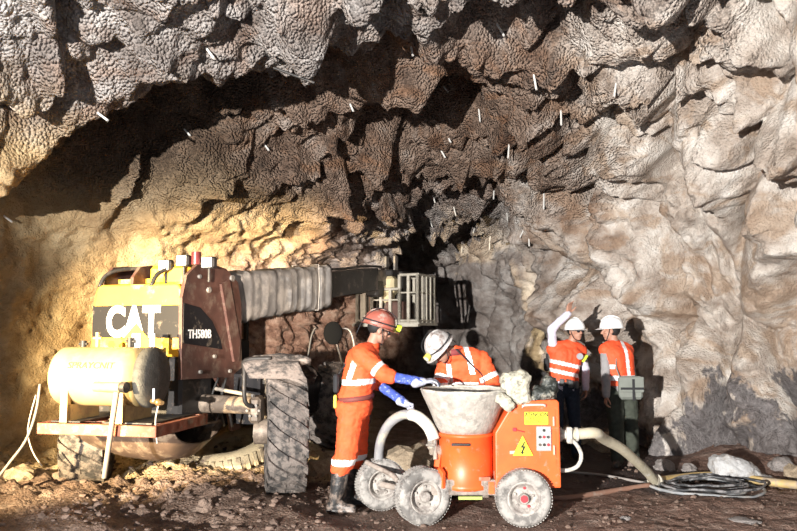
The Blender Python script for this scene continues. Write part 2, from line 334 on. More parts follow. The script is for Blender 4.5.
# ---------------- mesh builder ----------------
from mathutils.bvhtree import BVHTree
def frame(z, x=None):
    z = Vector(z).normalized(); x = Vector(x) if x is not None else (Vector((0, 0, 1)) if abs(z.z) < .9 else Vector((1, 0, 0)))
    y = z.cross(x).normalized(); x = y.cross(z).normalized()
    return Matrix((x, y, z)).transposed()
class B:
    def __init__(s, M=None): s.bm = bmesh.new(); s.M = M or Matrix()
    def add(s, verts, faces, smooth=False, mi=0):
        vs = [s.bm.verts.new(s.M @ Vector(v)) for v in verts]
        for f in faces:
            try:
                q = s.bm.faces.new([vs[i] for i in f]); q.smooth = smooth; q.material_index = mi
            except ValueError: pass
        return s
    def box(s, c, d, rot=None, bev=.0, mi=0, taper=1.):
        x, y, z = [k/2 for k in d]; R = rot or Matrix.Identity(3)
        if bev <= 0:
            v = [Vector((sx*x*(taper if sz > 0 else 1), sy*y*(taper if sz > 0 else 1), sz*z)) for sx in (-1, 1) for sy in (-1, 1) for sz in (-1, 1)]
            f = [(0, 1, 3, 2), (4, 6, 7, 5), (0, 4, 5, 1), (2, 3, 7, 6), (0, 2, 6, 4), (1, 5, 7, 3)]
        else:
            v = []; f = []
            for sx in (-1, 1):
                for sy in (-1, 1):
                    for sz in (-1, 1):
                        t = taper if sz > 0 else 1
                        v += [Vector((sx*x*t, sy*(y-bev)*t, sz*(z-bev))), Vector((sx*(x-bev)*t, sy*y*t, sz*(z-bev))), Vector((sx*(x-bev)*t, sy*(y-bev)*t, sz*z))]
            I = lambda a, b_, c_, k: (a*4+b_*2+c_)*3+k
            f = [[I(a, b_, c_, 0) for b_, c_ in ((0, 0), (1, 0), (1, 1), (0, 1))] for a in (0, 1)]+[[I(a, b_, c_, 1) for a, c_ in ((0, 0), (1, 0), (1, 1), (0, 1))] for b_ in (0, 1)]+[[I(a, b_, c_, 2) for a, b_ in ((0, 0), (1, 0), (1, 1), (0, 1))] for c_ in (0, 1)]
            for a in (0, 1):
                for b_ in (0, 1): f.append([I(a, b_, 0, 0), I(a, b_, 1, 0), I(a, b_, 1, 1), I(a, b_, 0, 1)])
                for c_ in (0, 1): f.append([I(a, 0, c_, 0), I(a, 1, c_, 0), I(a, 1, c_, 2), I(a, 0, c_, 2)])
            for b_ in (0, 1):
                for c_ in (0, 1): f.append([I(0, b_, c_, 1), I(1, b_, c_, 1), I(1, b_, c_, 2), I(0, b_, c_, 2)])
            for a in (0, 1):
                for b_ in (0, 1):
                    for c_ in (0, 1): f.append([I(a, b_, c_, k) for k in range(3)])
        c = Vector(c); s.add([c+R @ q for q in v], f, False, mi); return s
    def rings(s, rs, caps=True, smooth=True, mi=0, close=False):
        n = len(rs[0]); v = [p for r in rs for p in r]; f = []
        m = len(rs)
        for i in range(m if close else m-1):
            for j in range(n): f.append((i*n+j, i*n+(j+1) % n, ((i+1) % m)*n+(j+1) % n, ((i+1) % m)*n+j))
        if caps and not close: f.append(tuple(range(n))[::-1]); f.append(tuple((m-1)*n+j for j in range(n)))
        return s.add(v, f, smooth, mi)
    def cyl(s, a, b, r, r2=None, n=20, mi=0, smooth=True):
        a = Vector(a); b = Vector(b); r2 = r if r2 is None else r2; Fm = frame(b-a)
        R = [[p+Fm @ Vector((math.cos(2*PI*j/n)*q, math.sin(2*PI*j/n)*q, 0)) for j in range(n)] for p, q in ((a, r), (b, r2))]
        s.rings(R, False, smooth, mi); s.add(R[0], [tuple(range(n))[::-1]], False, mi); s.add(R[1], [tuple(range(n))], False, mi); return s
    def lathe(s, o, axis, prof, n=32, mi=0, smooth=True, caps=True, xdir=None):
        """prof: list of (radius, height along axis)"""
        o = Vector(o); Fm = frame(axis, xdir)
        R = [[o+Fm @ Vector((math.cos(2*PI*j/n)*max(r, .0005), math.sin(2*PI*j/n)*max(r, .0005), h)) for j in range(n)] for r, h in prof]
        return s.rings(R, caps, smooth, mi)
    def tube(s, pts, r, n=10, mi=0, sub=4, caps=True):
        pts = [Vector(p) for p in pts]
        if sub > 1 and len(pts) > 2:
            a = [tuple(p) for p in pts]; A = np.array(a); q = []
            for k in np.linspace(0, len(a)-1, (len(a)-1)*sub+1): q.append(Vector(cr(A, k)))
            pts = q
        m = len(pts); rs = []; prev = None
        for i, p in enumerate(pts):
            t = (pts[min(i+1, m-1)]-pts[max(i-1, 0)])
            if t.length < 1e-6: t = Vector((0, 0, 1))
            t.normalize()
            if prev is None: prev = frame(t).col[0].copy()
            x = prev-t*prev.dot(t)
            x = x.normalized() if x.length > 1e-6 else frame(t).col[0].copy()
            y = t.cross(x); prev = x
            rr = r[0]+(r[1]-r[0])*i/(m-1) if isinstance(r, tuple) else r
            rs.append([p+x*math.cos(2*PI*j/n)*rr+y*math.sin(2*PI*j/n)*rr for j in range(n)])
        return s.rings(rs, caps, True, mi)
    def prism(s, poly, o, ux, uy, depth, mi=0):
        """poly in the plane (ux, uy) at o, thickened by depth along ux x uy"""
        ux = Vector(ux).normalized(); uy = Vector(uy).normalized(); nz = ux.cross(uy); o = Vector(o); n = len(poly)
        v = [o+ux*a+uy*b for a, b in poly]+[o+ux*a+uy*b+nz*depth for a, b in poly]
        return s.add(v, [tuple(range(n))[::-1], tuple(range(n, 2*n))]+[(i, (i+1) % n, n+(i+1) % n, n+i) for i in range(n)], False, mi)
    def ell(s, c, r, rot=None, n=16, mi=0):
        c = Vector(c); R = rot or Matrix.Identity(3); rs = []
        for i in range(1, n):
            a = PI*i/n; rs.append([c+R @ Vector((r[0]*math.sin(a)*math.cos(2*PI*j/n), r[1]*math.sin(a)*math.sin(2*PI*j/n), -r[2]*math.cos(a))) for j in range(n)])
        return s.rings(rs, True, True, mi)
    def cap(s, a, b, ra, rb=None, n=14, flat=1., side=None):
        """rounded tapered limb; flat < 1 squashes it across `side`"""
        a = Vector(a); b = Vector(b); rb = ra if rb is None else rb
        if (b-a).length < 1e-4: b = b+Vector((0, 0, .001))
        Fm = frame(b-a, side); h = (b-a).length; pr = []
        for k in range(1, 5): t = PI/2*k/5; pr.append((ra*math.sin(t), -ra*math.cos(t)))
        pr.append((ra, 0)); pr.append(((ra+rb)/2, h/2)); pr.append((rb, h))
        for k in range(4, 0, -1): t = PI/2*k/5; pr.append((rb*math.sin(t), h+rb*math.cos(t)))
        R = [[a+Fm @ Vector((math.cos(2*PI*j/n)*r*flat, math.sin(2*PI*j/n)*r, z)) for j in range(n)] for r, z in pr]
        return s.rings(R, True, True)
    def obj(s, name, mats, parent=None, fix=True):
        if fix: bmesh.ops.recalc_face_normals(s.bm, faces=s.bm.faces)
        me = bpy.data.meshes.new(name)
        if parent is not None:
            org = Vector((0, 0, 0)); p = parent
            while p is not None: org += p.location; p = p.parent
            bmesh.ops.translate(s.bm, verts=s.bm.verts, vec=-org)
        s.bm.to_mesh(me); s.bm.free()
        for m in (mats if isinstance(mats, (list, tuple)) else [mats]): me.materials.append(m)
        o = bpy.data.objects.new(name, me); COL.objects.link(o)
        if parent is not None: o.parent = parent
        return o
def tag(o, label, cat, group=None, kind=None):
    o['label'] = label; o['category'] = cat
    if group: o['group'] = group
    if kind: o['kind'] = kind
    return o
def thing(name, loc, label, cat, group=None):
    o = bpy.data.objects.new(name, None); o.empty_display_size = .1; COL.objects.link(o); o.location = loc
    return tag(o, label, cat, group)
def rebase(o):
    """origin of a one-mesh thing at the foot of its mesh"""
    me = o.data; n = len(me.vertices); a = np.empty(n*3); me.vertices.foreach_get('co', a); a = a.reshape(-1, 3)
    c = np.array([(a[:, 0].min()+a[:, 0].max())/2, (a[:, 1].min()+a[:, 1].max())/2, a[:, 2].min()])
    me.vertices.foreach_set('co', (a-c).ravel()); me.update(); o.location = Vector(c); return o
def remesh(o, voxel, it=3, fac=.5, noise=None):
    m = o.modifiers.new('r', 'REMESH'); m.mode = 'VOXEL'; m.voxel_size = voxel; m.use_smooth_shade = True
    if it: k = o.modifiers.new('s', 'SMOOTH'); k.iterations = it; k.factor = fac
    bpy.context.view_layer.update()
    dg = bpy.context.evaluated_depsgraph_get(); ev = o.evaluated_get(dg)
    me = bpy.data.meshes.new_from_object(ev); mats = [x for x in o.data.materials]
    o.modifiers.clear(); o.data = me; me.materials.clear()
    for x in mats: me.materials.append(x)
    n = len(me.vertices); a = np.empty(n*3); me.vertices.foreach_get('co', a); a = a.reshape(-1, 3)
    if noise is not None:
        nn = np.empty(n*3); me.vertices.foreach_get('normal', nn); nn = nn.reshape(-1, 3)
        a = a+nn*noise(a)[:, None]; me.vertices.foreach_set('co', a.ravel()); me.update()
    me.polygons.foreach_set('use_smooth', np.ones(len(me.polygons), bool))
    return o
def facemat(o, fn):
    """fn(centres, normals) -> material slot of each face"""
    me = o.data; n = len(me.polygons); c = np.empty(n*3); me.polygons.foreach_get('center', c); nn = np.empty(n*3); me.polygons.foreach_get('normal', nn)
    me.polygons.foreach_set('material_index', fn(c.reshape(-1, 3), nn.reshape(-1, 3)).astype(np.int32)); me.update()
def text(name, body, loc, ux, uy, size, m, parent=None, ext=.002, bold=0., sx=1., align='CENTER'):
    c = bpy.data.curves.new(name, 'FONT'); c.body = body; c.size = size; c.extrude = ext; c.offset = bold; c.align_x = align; c.align_y = 'CENTER'
    c.materials.append(m); o = bpy.data.objects.new(name, c); COL.objects.link(o)
    ux = Vector(ux).normalized(); uz = ux.cross(Vector(uy)).normalized(); uy = uz.cross(ux)
    bpy.context.view_layer.update(); me = bpy.data.meshes.new_from_object(o.evaluated_get(bpy.context.evaluated_depsgraph_get()))
    bpy.data.objects.remove(o); o = bpy.data.objects.new(name, me); COL.objects.link(o)
    M = Matrix((ux*sx, uy, uz)).transposed().to_4x4(); l = Vector(loc)
    p = parent
    while p is not None: l -= p.location; p = p.parent
    M.translation = l; o.matrix_local = M
    if parent is not None: o.parent = parent
    return o
_st = 2
_V = SHELL[::_st, ::_st]; _nu, _nv = _V.shape[:2]
_i = np.arange((_nu-1)*(_nv-1)); _a = (_i//(_nv-1))*_nv+_i % (_nv-1)
_q = np.stack([_a, _a+1, _a+_nv+1, _a+_nv], 1)
BV = BVHTree.FromPolygons(_V.reshape(-1, 3).tolist(), _q.tolist())
def hit(px, py):
    o = Vector((0, 0, CAMZ)); d = (P(px, py, 10)-o).normalized(); return BV.ray_cast(o, d)
# ---------------- telehandler ----------------
yellow = mat('machine yellow paint', (.85, .50, .04), .45, var=.15, dirt=(.45, .33, .2), dirt_amt=.28, dscale=4)
blackp = mat('black paint', (.012, .011, .012), .55, dirt=(.16, .13, .10), dirt_amt=.22, dscale=9, spec=.25)
rustred = mat('red brown steel', (.10, .045, .032), .6, var=.3, dirt=(.16, .11, .08), dirt_amt=.35)
darksteel = mat('dark steel', (.035, .032, .030), .55, .3, var=.3, dirt=(.15, .12, .1), dirt_amt=.3)
greysteel = mat('dusty steel', (.22, .20, .18), .6, .2, var=.3, dirt=(.4, .34, .27), dirt_amt=.4, bump=.3)
white = mat('white lettering', (.85, .83, .78), .6, dirt=(.5, .45, .38), dirt_amt=.25, dscale=14)
tyre_mud = mat('muddy tyre rubber', (.05, .046, .043), .85, var=.3, vscale=12, dirt=(.19, .16, .14), dirt_amt=.55, dscale=9, bump=.6, bscale=40)
wrap = mat('dusty plastic wrapping', (.33, .32, .31), .5, var=.3, vscale=5, dirt=(.55, .52, .48), dirt_amt=.4, dscale=3, bump=.3, bscale=14)
glass = mat('dark cab glass', (.02, .025, .03), .08)
TH = math.radians(20); TO = Vector((-2.7, 7.7, 0))
TR = Matrix(((math.cos(TH), math.sin(TH), 0), (-math.sin(TH), math.cos(TH), 0), (0, 0, 1)))
TM = Matrix.Translation(TO) @ TR.to_4x4()
def tl(*p): return TM @ Vector(p)
tele = thing('telehandler', TO, 'large yellow and black telehandler, its long wrapped boom reaching a work basket', 'telehandler')
# counterweight / rear hood with the maker lettering
b = B(TM); prof = [(-.57, 1.36), (-.575, 1.5), (-.56, 1.85), (-.53, 2.03), (-.49, 2.10), (.49, 2.10), (.53, 2.05), (.545, 1.9), (.55, 1.5), (.548, 1.36)]
b.prism(prof, (0, .62, 0), (1, 0, 0), (0, 0, 1), .60)
rear = b.obj('rear_hood', yellow, tele)
B(TM).box((0, .36, 1.04), (1.04, .56, .66), bev=.03).obj('shaded_chassis_rear', darksteel, tele)  # rear chassis box, its dark colour stands for the shade below the hood
mo = rear.modifiers.new('b', 'BEVEL'); mo.width = .02; mo.segments = 2
b = B(TM); b.box((0, .008, 1.715), (1.085, .02, .33), bev=.004); b.obj('black_band', blackp, rear)
text('lettering', 'CAT', tl(-.02, -.008, 1.70), TR @ Vector((1, 0, 0)), (0, 0, 1), .42, white, rear, .003, .019, .80)
b = B(TM); b.prism([(-.125, 1.545), (.185, 1.545), (.03, 1.70)], (0, -.012, 0), (1, 0, 0), (0, 0, 1), .004); b.obj('triangle_emblem', yellow, rear)
for sx, z0 in ((-.36, .84), (.28, .84), (-.05, .8)):
    B(TM).box((sx, -.03, 1.36), (.1, .07, .16), bev=.01).obj('tow_bracket', yellow if sx < 0 else darksteel, rear)
# tower plates that carry the boom pivot
def plate(X, name, m):
    y_ = -.02 if X > .5 else .09
    pr = [(y_, 1.95), (max(.05, y_+.02), 2.18), (.22, 2.30), (.45, 2.33), (.75, 2.30), (1.0, 2.16), (1.08, 1.9), (1.1, 1.3), (1.16, 1.1), (1.1, .52), (.94, .52), (.78, .95), (.6, 1.12), (y_+.02, 1.14)]
    return B(TM).prism(pr, (X, 0, 0), (0, 1, 0), (0, 0, 1), .04).obj(name, m, tele)
for X, m in ((-.52, rustred), (-.16, rustred), (.545, rustred)): pl = plate(X, 'tower_plate', m)
b = B(TM); b.prism([(.0, 1.50), (.0, 1.90), (.28, 1.86), (.5, 1.72), (.66, 1.52), (.7, 1.42)], (.588, 0, 0), (0, 1, 0), (0, 0, 1), .006); dec = b.obj('black_panel', blackp, pl)
text('model_lettering', 'TH580B', tl(.602, .27, 1.585), TR @ Vector((0, 1, 0)), (0, 0, 1), .125, white, pl, .002, .002, .95)
B(TM).prism([(.62, 2.12), (.78, 2.18), (1.02, 1.5), (1.0, 1.28), (.9, 1.28)], (.59, 0, 0), (0, 1, 0), (0, 0, 1), .03).obj('brace', rustred, pl)
for Y, Z, r in ((.86, 2.2, .035), (.25, 2.18, .022), (.42, 2.05, .03), (.3, 1.2, .02), (.55, 1.35, .02), (.85, 1.18, .02)):
    B(TM).cyl((.585, Y, Z), (.61, Y, Z), r, n=10).obj('bolt', greysteel, pl)
B(TM).box((0, .55, 2.15), (1.06, .5, .05)).box((.24, .45, 2.2), (.5, .5, .22), bev=.04).obj('pivot_cover', yellow, tele)
# curved hose guards over the rear hood
for X in (-.36, .3):
    B(TM).tube([(X-.12, .02, 2.08), (X-.1, .08, 2.2), (X-.02, .2, 2.27), (X+.12, .42, 2.29), (X+.2, .7, 2.22)], .022, 8).obj('hydraulic_hose', darksteel, tele)
# work lights
lens = mat('lamp lens', (.75, .75, .72), .15)
for X, Y, Z in ((.22, .15, 2.30), (.46, .12, 2.34), (.71, .2, 2.32)):
    l = B(TM).box((X, Y+.05, Z), (.15, .09, .12), bev=.02).obj('work_light', darksteel, tele)
    B(TM).box((X, Y, Z), (.12, .012, .10), bev=.004).obj('light_lens', lens, l)
    B(TM).cyl((X, Y+.05, Z-.2), (X, Y+.05, Z-.05), .015, n=8).obj('light_bracket', darksteel, l)
B(TM).cyl((.585, .2, 2.30), (.585, .2, 2.43), .05, n=14).obj('beacon', mat('dark red beacon', (.15, .03, .03), .3), tele)
# boom
BU = Vector((0, 1, .112)).normalized(); BX = .2
def bp(Y, dx=0, dz=0): return Vector((BX+dx, Y, 1.85+.112*Y+dz))
b = B(TM); rs = []
for i, Y in enumerate(np.linspace(.35, 3.9, 60)):
    t = i/59; w, h = .19+.012*math.sin(i*1.9)+.01*math.sin(i*.7), .31-.02*t+.012*math.sin(i*1.3)+.012*math.sin(i*2.9)
    if t > .97: w += .02; h += .02
    sag = -.05*math.exp(-((t-.9)/.1)**2); r = []
    for k in range(28):
        a = 2*PI*k/28; c, s_ = math.cos(a), math.sin(a); e = .38
        fold = 1+.02*math.sin(k*2.3+i*.55)
        r.append(bp(Y, math.copysign(abs(c)**e, c)*w*fold, math.copysign(abs(s_)**e, s_)*h*fold+(sag if s_ < 0 else 0)))
    rs.append(r)
b.rings(rs); boom = b.obj('boom', wrap, tele)
rope = mat('pale rope', (.5, .46, .4), .9)
for Y in (.75, 3.4):
    b = B(TM); w, h = .215, .325
    b.tube([bp(Y, -w, -h), bp(Y, -w, h), bp(Y, w, h), bp(Y+.03, w, 0), bp(Y, w, -h), bp(Y, -w, -h)], .006, 6, sub=1); b.obj('rope_tie', rope, boom)
def sbox(y0, y1, w, h, name, m, par, dz=0):
    b = B(TM); b.rings([[bp(Y, sx*w, sz*h+dz) for sx, sz in ((-1, -1), (1, -1), (1, 1), (-1, 1))] for Y in (y0, y1)], True, False); return b.obj(name, m, par)
inner = sbox(3.8, 5.9, .15, .19, 'inner_boom', darksteel, tele)
sbox(5.6, 6.45, .11, .14, 'boom_tip', greysteel, inner)
B(TM).tube([bp(3.9, .12, .24), bp(4.6, .12, .23), bp(5.4, .1, .24), bp(6.2, .08, .2)], .02, 8).obj('boom_hose', darksteel, inner)
B(TM).box(tuple(bp(6.1, 0, -.18)), (.24, .3, .3), bev=.03).obj('boom_head', darksteel, inner)
B(TM).cyl((.42, .9, 2.12), (.42, 1.0, 1.72), .03, n=10).obj('lift_cylinder_rod', mat('bright rod', (.6, .58, .55), .3, .8), tele)
# chassis, cab, engine hood, fuel tanks
b = B(TM); b.box((0, 1.8, .82), (.9, 3.3, .42), bev=.03).box((0, .9, 1.2), (.8, 1.0, .5), bev=.02); b.obj('chassis', darksteel, tele)
cab = B(TM).box((-.72, 2.1, 1.15), (.72, 1.5, .7), bev=.03).box((-.72, 2.1, 2.02), (.74, 1.3, .06), bev=.02).obj('cab', blackp, tele)
for X in (-1.05, -.39):
    for Y in (1.4, 2.78): B(TM).box((X, Y, 1.75), (.05, .06, .6)).obj('cab_pillar', blackp, cab)
B(TM).box((-.72, 1.4, 1.75), (.62, .01, .52)).obj('cab_window', glass, cab)
B(TM).prism([(.95, .6), (.95, 1.14), (1.1, 1.2), (2.2, 1.18), (2.5, 1.02), (2.5, .6)], (.42, 0, 0), (0, 1, 0), (0, 0, 1), .5).obj('engine_hood', blackp, tele)
mir = B(TM).tube([(1.0, 1.9, 1.2), (1.06, 1.9, 1.55), (1.12, 1.9, 1.66)], .015, 6).obj('mirror_arm', darksteel, tele)
c = P(333, 333, 9.0); B().ell(c, (.115, .03, .14)).obj('mirror', mat('matt black plastic', (.004, .004, .004), .9, spec=.05), mir)
B().tube([c+Vector((.03, .05, -.1)), c+Vector((.1, .1, -.35)), c+Vector((.12, .2, -.6))], .014, 6).obj('mirror_stay', darksteel, mir)
B().tube([c+Vector((.06, .1, .05)), c+Vector((.2, .1, .02)), c+Vector((.26, .1, -.3)), c+Vector((.2, .2, -.8))], .012, 6).obj('mirror_stay', greysteel, mir)
# wheels
def big_wheel(c, phi, r=.6, w=.43, hubside=1):
    """phi: heading of the wheel's rolling direction from +Y towards +X"""
    ax = Vector((math.cos(phi), -math.sin(phi), 0)); fw = Vector((math.sin(phi), math.cos(phi), 0)); c = Vector(c); up = Vector((0, 0, 1))
    M = Matrix((ax, fw, up)).transposed().to_4x4(); M.translation = c
    b = B(M); h = w/2
    b.lathe((0, 0, 0), (1, 0, 0), [(r*.50, -h*.75), (r*.56, -h*.97), (r*.75, -h*1.06), (r*.90, -h*1.0), (r*.95, -h*.85), (r*.955, 0), (r*.95, h*.85), (r*.90, h*1.0), (r*.75, h*1.06), (r*.56, h*.97), (r*.50, h*.75)], 48, caps=False)
    n = 20
    for sgn in (-1, 1):
        for k in range(n):
            a0 = 2*PI*k/n; pts = []
            da = .30; wd = .070
            ring = []
            for (xx, da_, ww) in ((.02, 0, wd*.8), (.55, .11, wd), (1.0, .24, wd*1.25), (1.06, .28, wd*1.3)):
                rr = r if xx < 1.03 else r*.90
                A = a0+sgn*da_
                for (q, rad) in ((-ww, rr*.94), (-ww*.8, rr), (ww*.8, rr), (ww, rr*.94)):
                    ang = A+q; ring.append(Vector((sgn*xx*h, math.cos(ang)*rad, math.sin(ang)*rad)))
            R = [ring[i*4:i*4+4] for i in range(4)]
            b.rings(R, True, False)
    t = b.obj('wheel', tyre_mud, tele)
    b = B(M); b.lathe((0, 0, 0), (1, 0, 0), [(.02, -h*.3), (r*.3, -h*.3), (r*.34, -h*.55), (r*.5, -h*.78), (r*.53, -h*.95), (r*.5, -h*.7), (r*.5, h*.7), (r*.53, h*.95), (r*.5, h*.78), (r*.34, h*.5), (r*.3, h*.7), (.02, h*.75)], 32)
    for k in range(8):
        a = 2*PI*k/8
        for sg in (-1, 1): b.cyl((sg*h*.3, math.cos(a)*r*.24, math.sin(a)*r*.24), (sg*h*.42, math.cos(a)*r*.24, math.sin(a)*r*.24), .016, n=8)
    b.obj('rim', greysteel, t); return t
RW = Vector((-1.14, 7.66, .615)); LW = Vector((-3.42, 8.42, .5))
big_wheel(RW, math.radians(-12), w=.37); big_wheel(LW, math.radians(-14))
big_wheel(tl(.98, 2.95, .60), TH); big_wheel(tl(-.98, 2.95, .58), TH)
# rear axle, knuckle, mudguard with caked mud
b = B(); b.cyl(tl(.3, .5, .86), RW+Vector((-.28, .02, .25)), .10, .085, n=16); b.box(RW+Vector((-.29, 0, .22)), (.12, .26, .26), bev=.03); b.cyl(RW+Vector((-.3, 0, 0)), RW, .13, .12); b.box(tl(-.0, .5, .83), (.3, .3, .2))
b.cyl(tl(-.0, .5, .8), LW+Vector((.25, 0, .2)), .10, .085, n=16); ax = b.obj('rear_axle', mat('greasy axle', (.17, .13, .10), .6, .2, var=.3, dirt=(.33, .26, .2), dirt_amt=.4), tele)
for k in range(6):
    a = 2*PI*k/6; q = RW+Vector((-.30, -.135, .22)); B().cyl(q+Vector((math.cos(a)*.06, 0, math.sin(a)*.06)), q+Vector((math.cos(a)*.06, -.02, math.sin(a)*.06)), .014, n=6).obj('bolt', greysteel, ax)
b = B(); rs = []
for k in range(9):
    a = math.radians(38+k*11); r_ = .70+.015*math.sin(k*2.1)
    rs.append([RW+Vector((x_+.05*math.sin(k*1.7), -.02+math.cos(a)*rr_, math.sin(a)*rr_)) for x_, rr_ in ((-.33, r_), (.22, r_-.01), (.2, r_+.05+.02*math.sin(k*3)), (-.1, r_+.09+.02*math.cos(k*2.3)), (-.34, r_+.05))])
b.rings(rs, True, False); fend = b.obj('mudguard', tyre_mud, tele)
for k in range(9): B().ell(RW+Vector((-.28+.06*k, -.1+.05*math.sin(k*2.2), .72+.02*math.sin(k*3.1))), (.06+.015*math.sin(k), .07, .045), None, 10).obj('mud_cake', tyre_mud, fend)
B().tube([RW+Vector((-.1, -.3, .74)), RW+Vector((-.36, -.25, .72)), RW+Vector((-.38, -.2, .6)), RW+Vector((-.37, -.2, .32)), RW+Vector((-.3, -.15, .26))], .022, 8).obj('steering_hose', darksteel, tele)
B().cyl(tl(.75, .35, 1.03), RW+Vector((-.3, -.1, .36)), .02, n=8).obj('steering_rod', greysteel, tele)
B(TM).tube([(.5, .8, 1.3), (.6, .7, .9), (.55, .6, .62), (.35, .5, .7)], .02, 8).obj('hydraulic_hose', darksteel, tele)
for k in range(7):
    x0 = .1+.1*k; B(TM).tube([(x0, .62, 1.12), (x0+.03*math.sin(k), .55, .9), (x0+.05, .6, .66+.02*k), (x0, .75, .6)], .014, 6).obj('hydraulic_hose', darksteel, tele)
# sagging belly pan and rear platform
b = B(TM); rs = []
for k in range(13):
    a = PI+PI*k/12; rs.append([Vector((X, .28+math.cos(a)*.42, .66+math.sin(a)*(dd)*.36)) for X, dd in ((-.82, .55), (-.6, .75), (-.2, 1), (.2, 1.05), (.48, .9), (.62, .5))])
rs2 = [[v+Vector((0, 0, .012)) for v in r] for r in rs]
n = 6; V = [v for r in rs for v in r]+[v for r in rs2 for v in r]; o_ = 13*n; fs = []
for i in range(12):
    for j in range(n-1): fs += [(i*n+j, i*n+j+1, (i+1)*n+j+1, (i+1)*n+j), (o_+i*n+j, o_+(i+1)*n+j, o_+(i+1)*n+j+1, o_+i*n+j+1)]
b.add(V, fs, True); b.box((-.1, .28, .66), (1.4, .8, .02)); b.obj('belly_pan', mat('scuffed brown steel', (.13, .085, .06), .5, .3, var=.3, dirt=(.3, .22, .15), dirt_amt=.4), tele)
PT = math.radians(12); PR = Matrix(((math.cos(PT), math.sin(PT), 0), (-math.sin(PT), math.cos(PT), 0), (0, 0, 1)))
PM = Matrix.Translation(Vector((-2.15, 6.75, 0))) @ PR.to_4x4()     # origin: right rear corner of the platform
rust = mat('rusty red channel', (.34, .11, .06), .7, var=.35, dirt=(.33, .22, .15), dirt_amt=.35, dscale=10)
b = B(PM); b.box((-.6, .02, .73), (1.2, .05, .10), bev=.006).box((-.03, .5, .73), (.06, 1.0, .10)).box((-1.17, .5, .73), (.06, 1.0, .10)).box((-.6, .96, .73), (1.2, .05, .10))
for k in range(4): b.box((-.6, .2+.2*k, .73), (1.2, .05, .06))
plat = b.obj('rear_platform', rust, tele)
B(PM).box((-.35, .5, .785), (.5, .8, .012)).box((-.98, .5, .785), (.3, .8, .012)).obj('deck_plate', darksteel, plat)

# ---------------- air tank on the platform ----------------
cream = mat('cream paint', (.46, .33, .145), .5, var=.15, dirt=(.30, .21, .11), dirt_amt=.35, dscale=5)
capm = mat('shaded grey tank end', (.075, .07, .06), .75, var=.35, vscale=14, bump=.4)  # colour darkened to stand for the shade on the tank's right end
tz = 1.19; r = .278
tank = thing('air_tank', PM @ Vector((-.6, .33, .79)), 'cream cylindrical air tank with faint stencilled letters, on the rusty red platform', 'tank')
b = B(PM); pr = []
for k in range(7): a = PI/2*k/6; pr.append((r*math.sin(a), -.50-.07*math.cos(a)))
for k in range(1, 8): pr.append((r, -.50+.90*k/8))
b.lathe((-.64, .33, tz), (1, 0, 0), pr, 48); b.obj('tank_shell', cream, tank)
b = B(PM); b.lathe((-.64, .33, tz), (1, 0, 0), [(r+.006, .36), (r+.006, .41), (r*.96, .44), (r*.8, .46), (r*.5, .475), (.01, .48)], 48); b.obj('tank_end', capm, tank)
for X in (-.99, -.42):
    s_ = B(PM).box((X, .1, .95), (.075, .05, .34)).box((X, .33, .86), (.075, .5, .16)).box((X, .09, 1.12), (.11, .04, .05)).obj('tank_leg', cream, tank)
text('stencilled_letters', 'SPRAYCNIT', PM @ Vector((-.72, .33-r*math.cos(.42)-.004, tz+r*math.sin(.42))), PR @ Vector((1, 0, 0)), PR @ Vector((0, math.sin(.42), math.cos(.42))), .088, mat('faded brown stencil', (.13, .08, .04), .8), tank, .0015, 0, 1.05)
B(PM).cyl((-.62, .0, 1.12), (-.34, -.03, 1.12), .045, n=14).box((-.48, .01, 1.12), (.22, .05, .07), bev=.01).obj('pipe_stub', cream, tank)
B(PM).cyl((-.33, -.03, 1.12), (-.28, -.035, 1.12), .05, n=14).obj('pipe_cap', darksteel, tank)
v = B(PM @ Matrix.Translation((-.24, 0, 0))).cyl((.08, .2, .98), (.2, .1, .98), .024, n=10).ell((.2, .1, .98), (.035, .035, .035)).cyl((.2, .1, .98), (.26, .06, .98), .03, .02, n=8).obj('drain_valve', mat('brass', (.5, .33, .15), .35, .8), tank)
B(PM).box((-.11, .14, 1.04), (.02, .02, .12)).obj('valve_lever', mat('blue steel lever', (.12, .16, .25), .4, .4), v)
B(PM).tube([(-.03, .08, .95), (-.04, .06, .85), (-.05, .08, .75), (-.02, .06, .62)], .008, 6).obj('drip_cord', rope, v)
for X, Z, h_ in ((-1.0, tz+r-.02, .08), (-.85, tz+r, .14), (-.5, tz+r, .09)):
    B(PM).cyl((X, .36, Z-.02), (X, .36, Z+h_), .02 if h_ > .1 else .03, n=10).cyl((X-.045, .36, Z+h_*.6), (X+.045, .36, Z+h_*.6), .014, n=8).obj('tank_fitting', cream if h_ > .1 else darksteel, tank)
B(PM).box((-.46, .4, tz+r+.03), (.09, .02, .2), bev=.004).box((-.3, .42, tz+r+.03), (.05, .02, .2), bev=.004).obj('tank_bracket', white, tank)
tag(rebase(B(PM).cyl((-.36, -.06, 1.08), (-.44, -.09, .33), .026, .022, n=10).obj('steel_pipe', mat('dusty pale pipe', (.30, .24, .17), .6))), 'pale steel pipe hanging down in front of the rusty platform', 'pipe')
# hose slung from the left end of the tank to the ground
g = lambda x, y, r_=0: Vector((x, y, gh(x, y)+r_))
tag(rebase(B().tube([P(40, 384, 7.3), P(36, 412, 7.25), P(26, 440, 7.2), P(10, 462, 7.15), P(-4, 480, 7.2)], .014, 8).obj('air_hose', mat('pale dusty hose', (.22, .20, .17), .7))), 'pale thin hose hanging from the left end of the tank to the mud', 'hose')
tag(rebase(B().tube([P(36, 395, 7.5), P(28, 428, 7.5), P(32, 450, 7.45), P(42, 466, 7.5)], .008, 6).obj('cord', rope)), 'thin pale cord dangling at the far left below the tank end', 'cord')

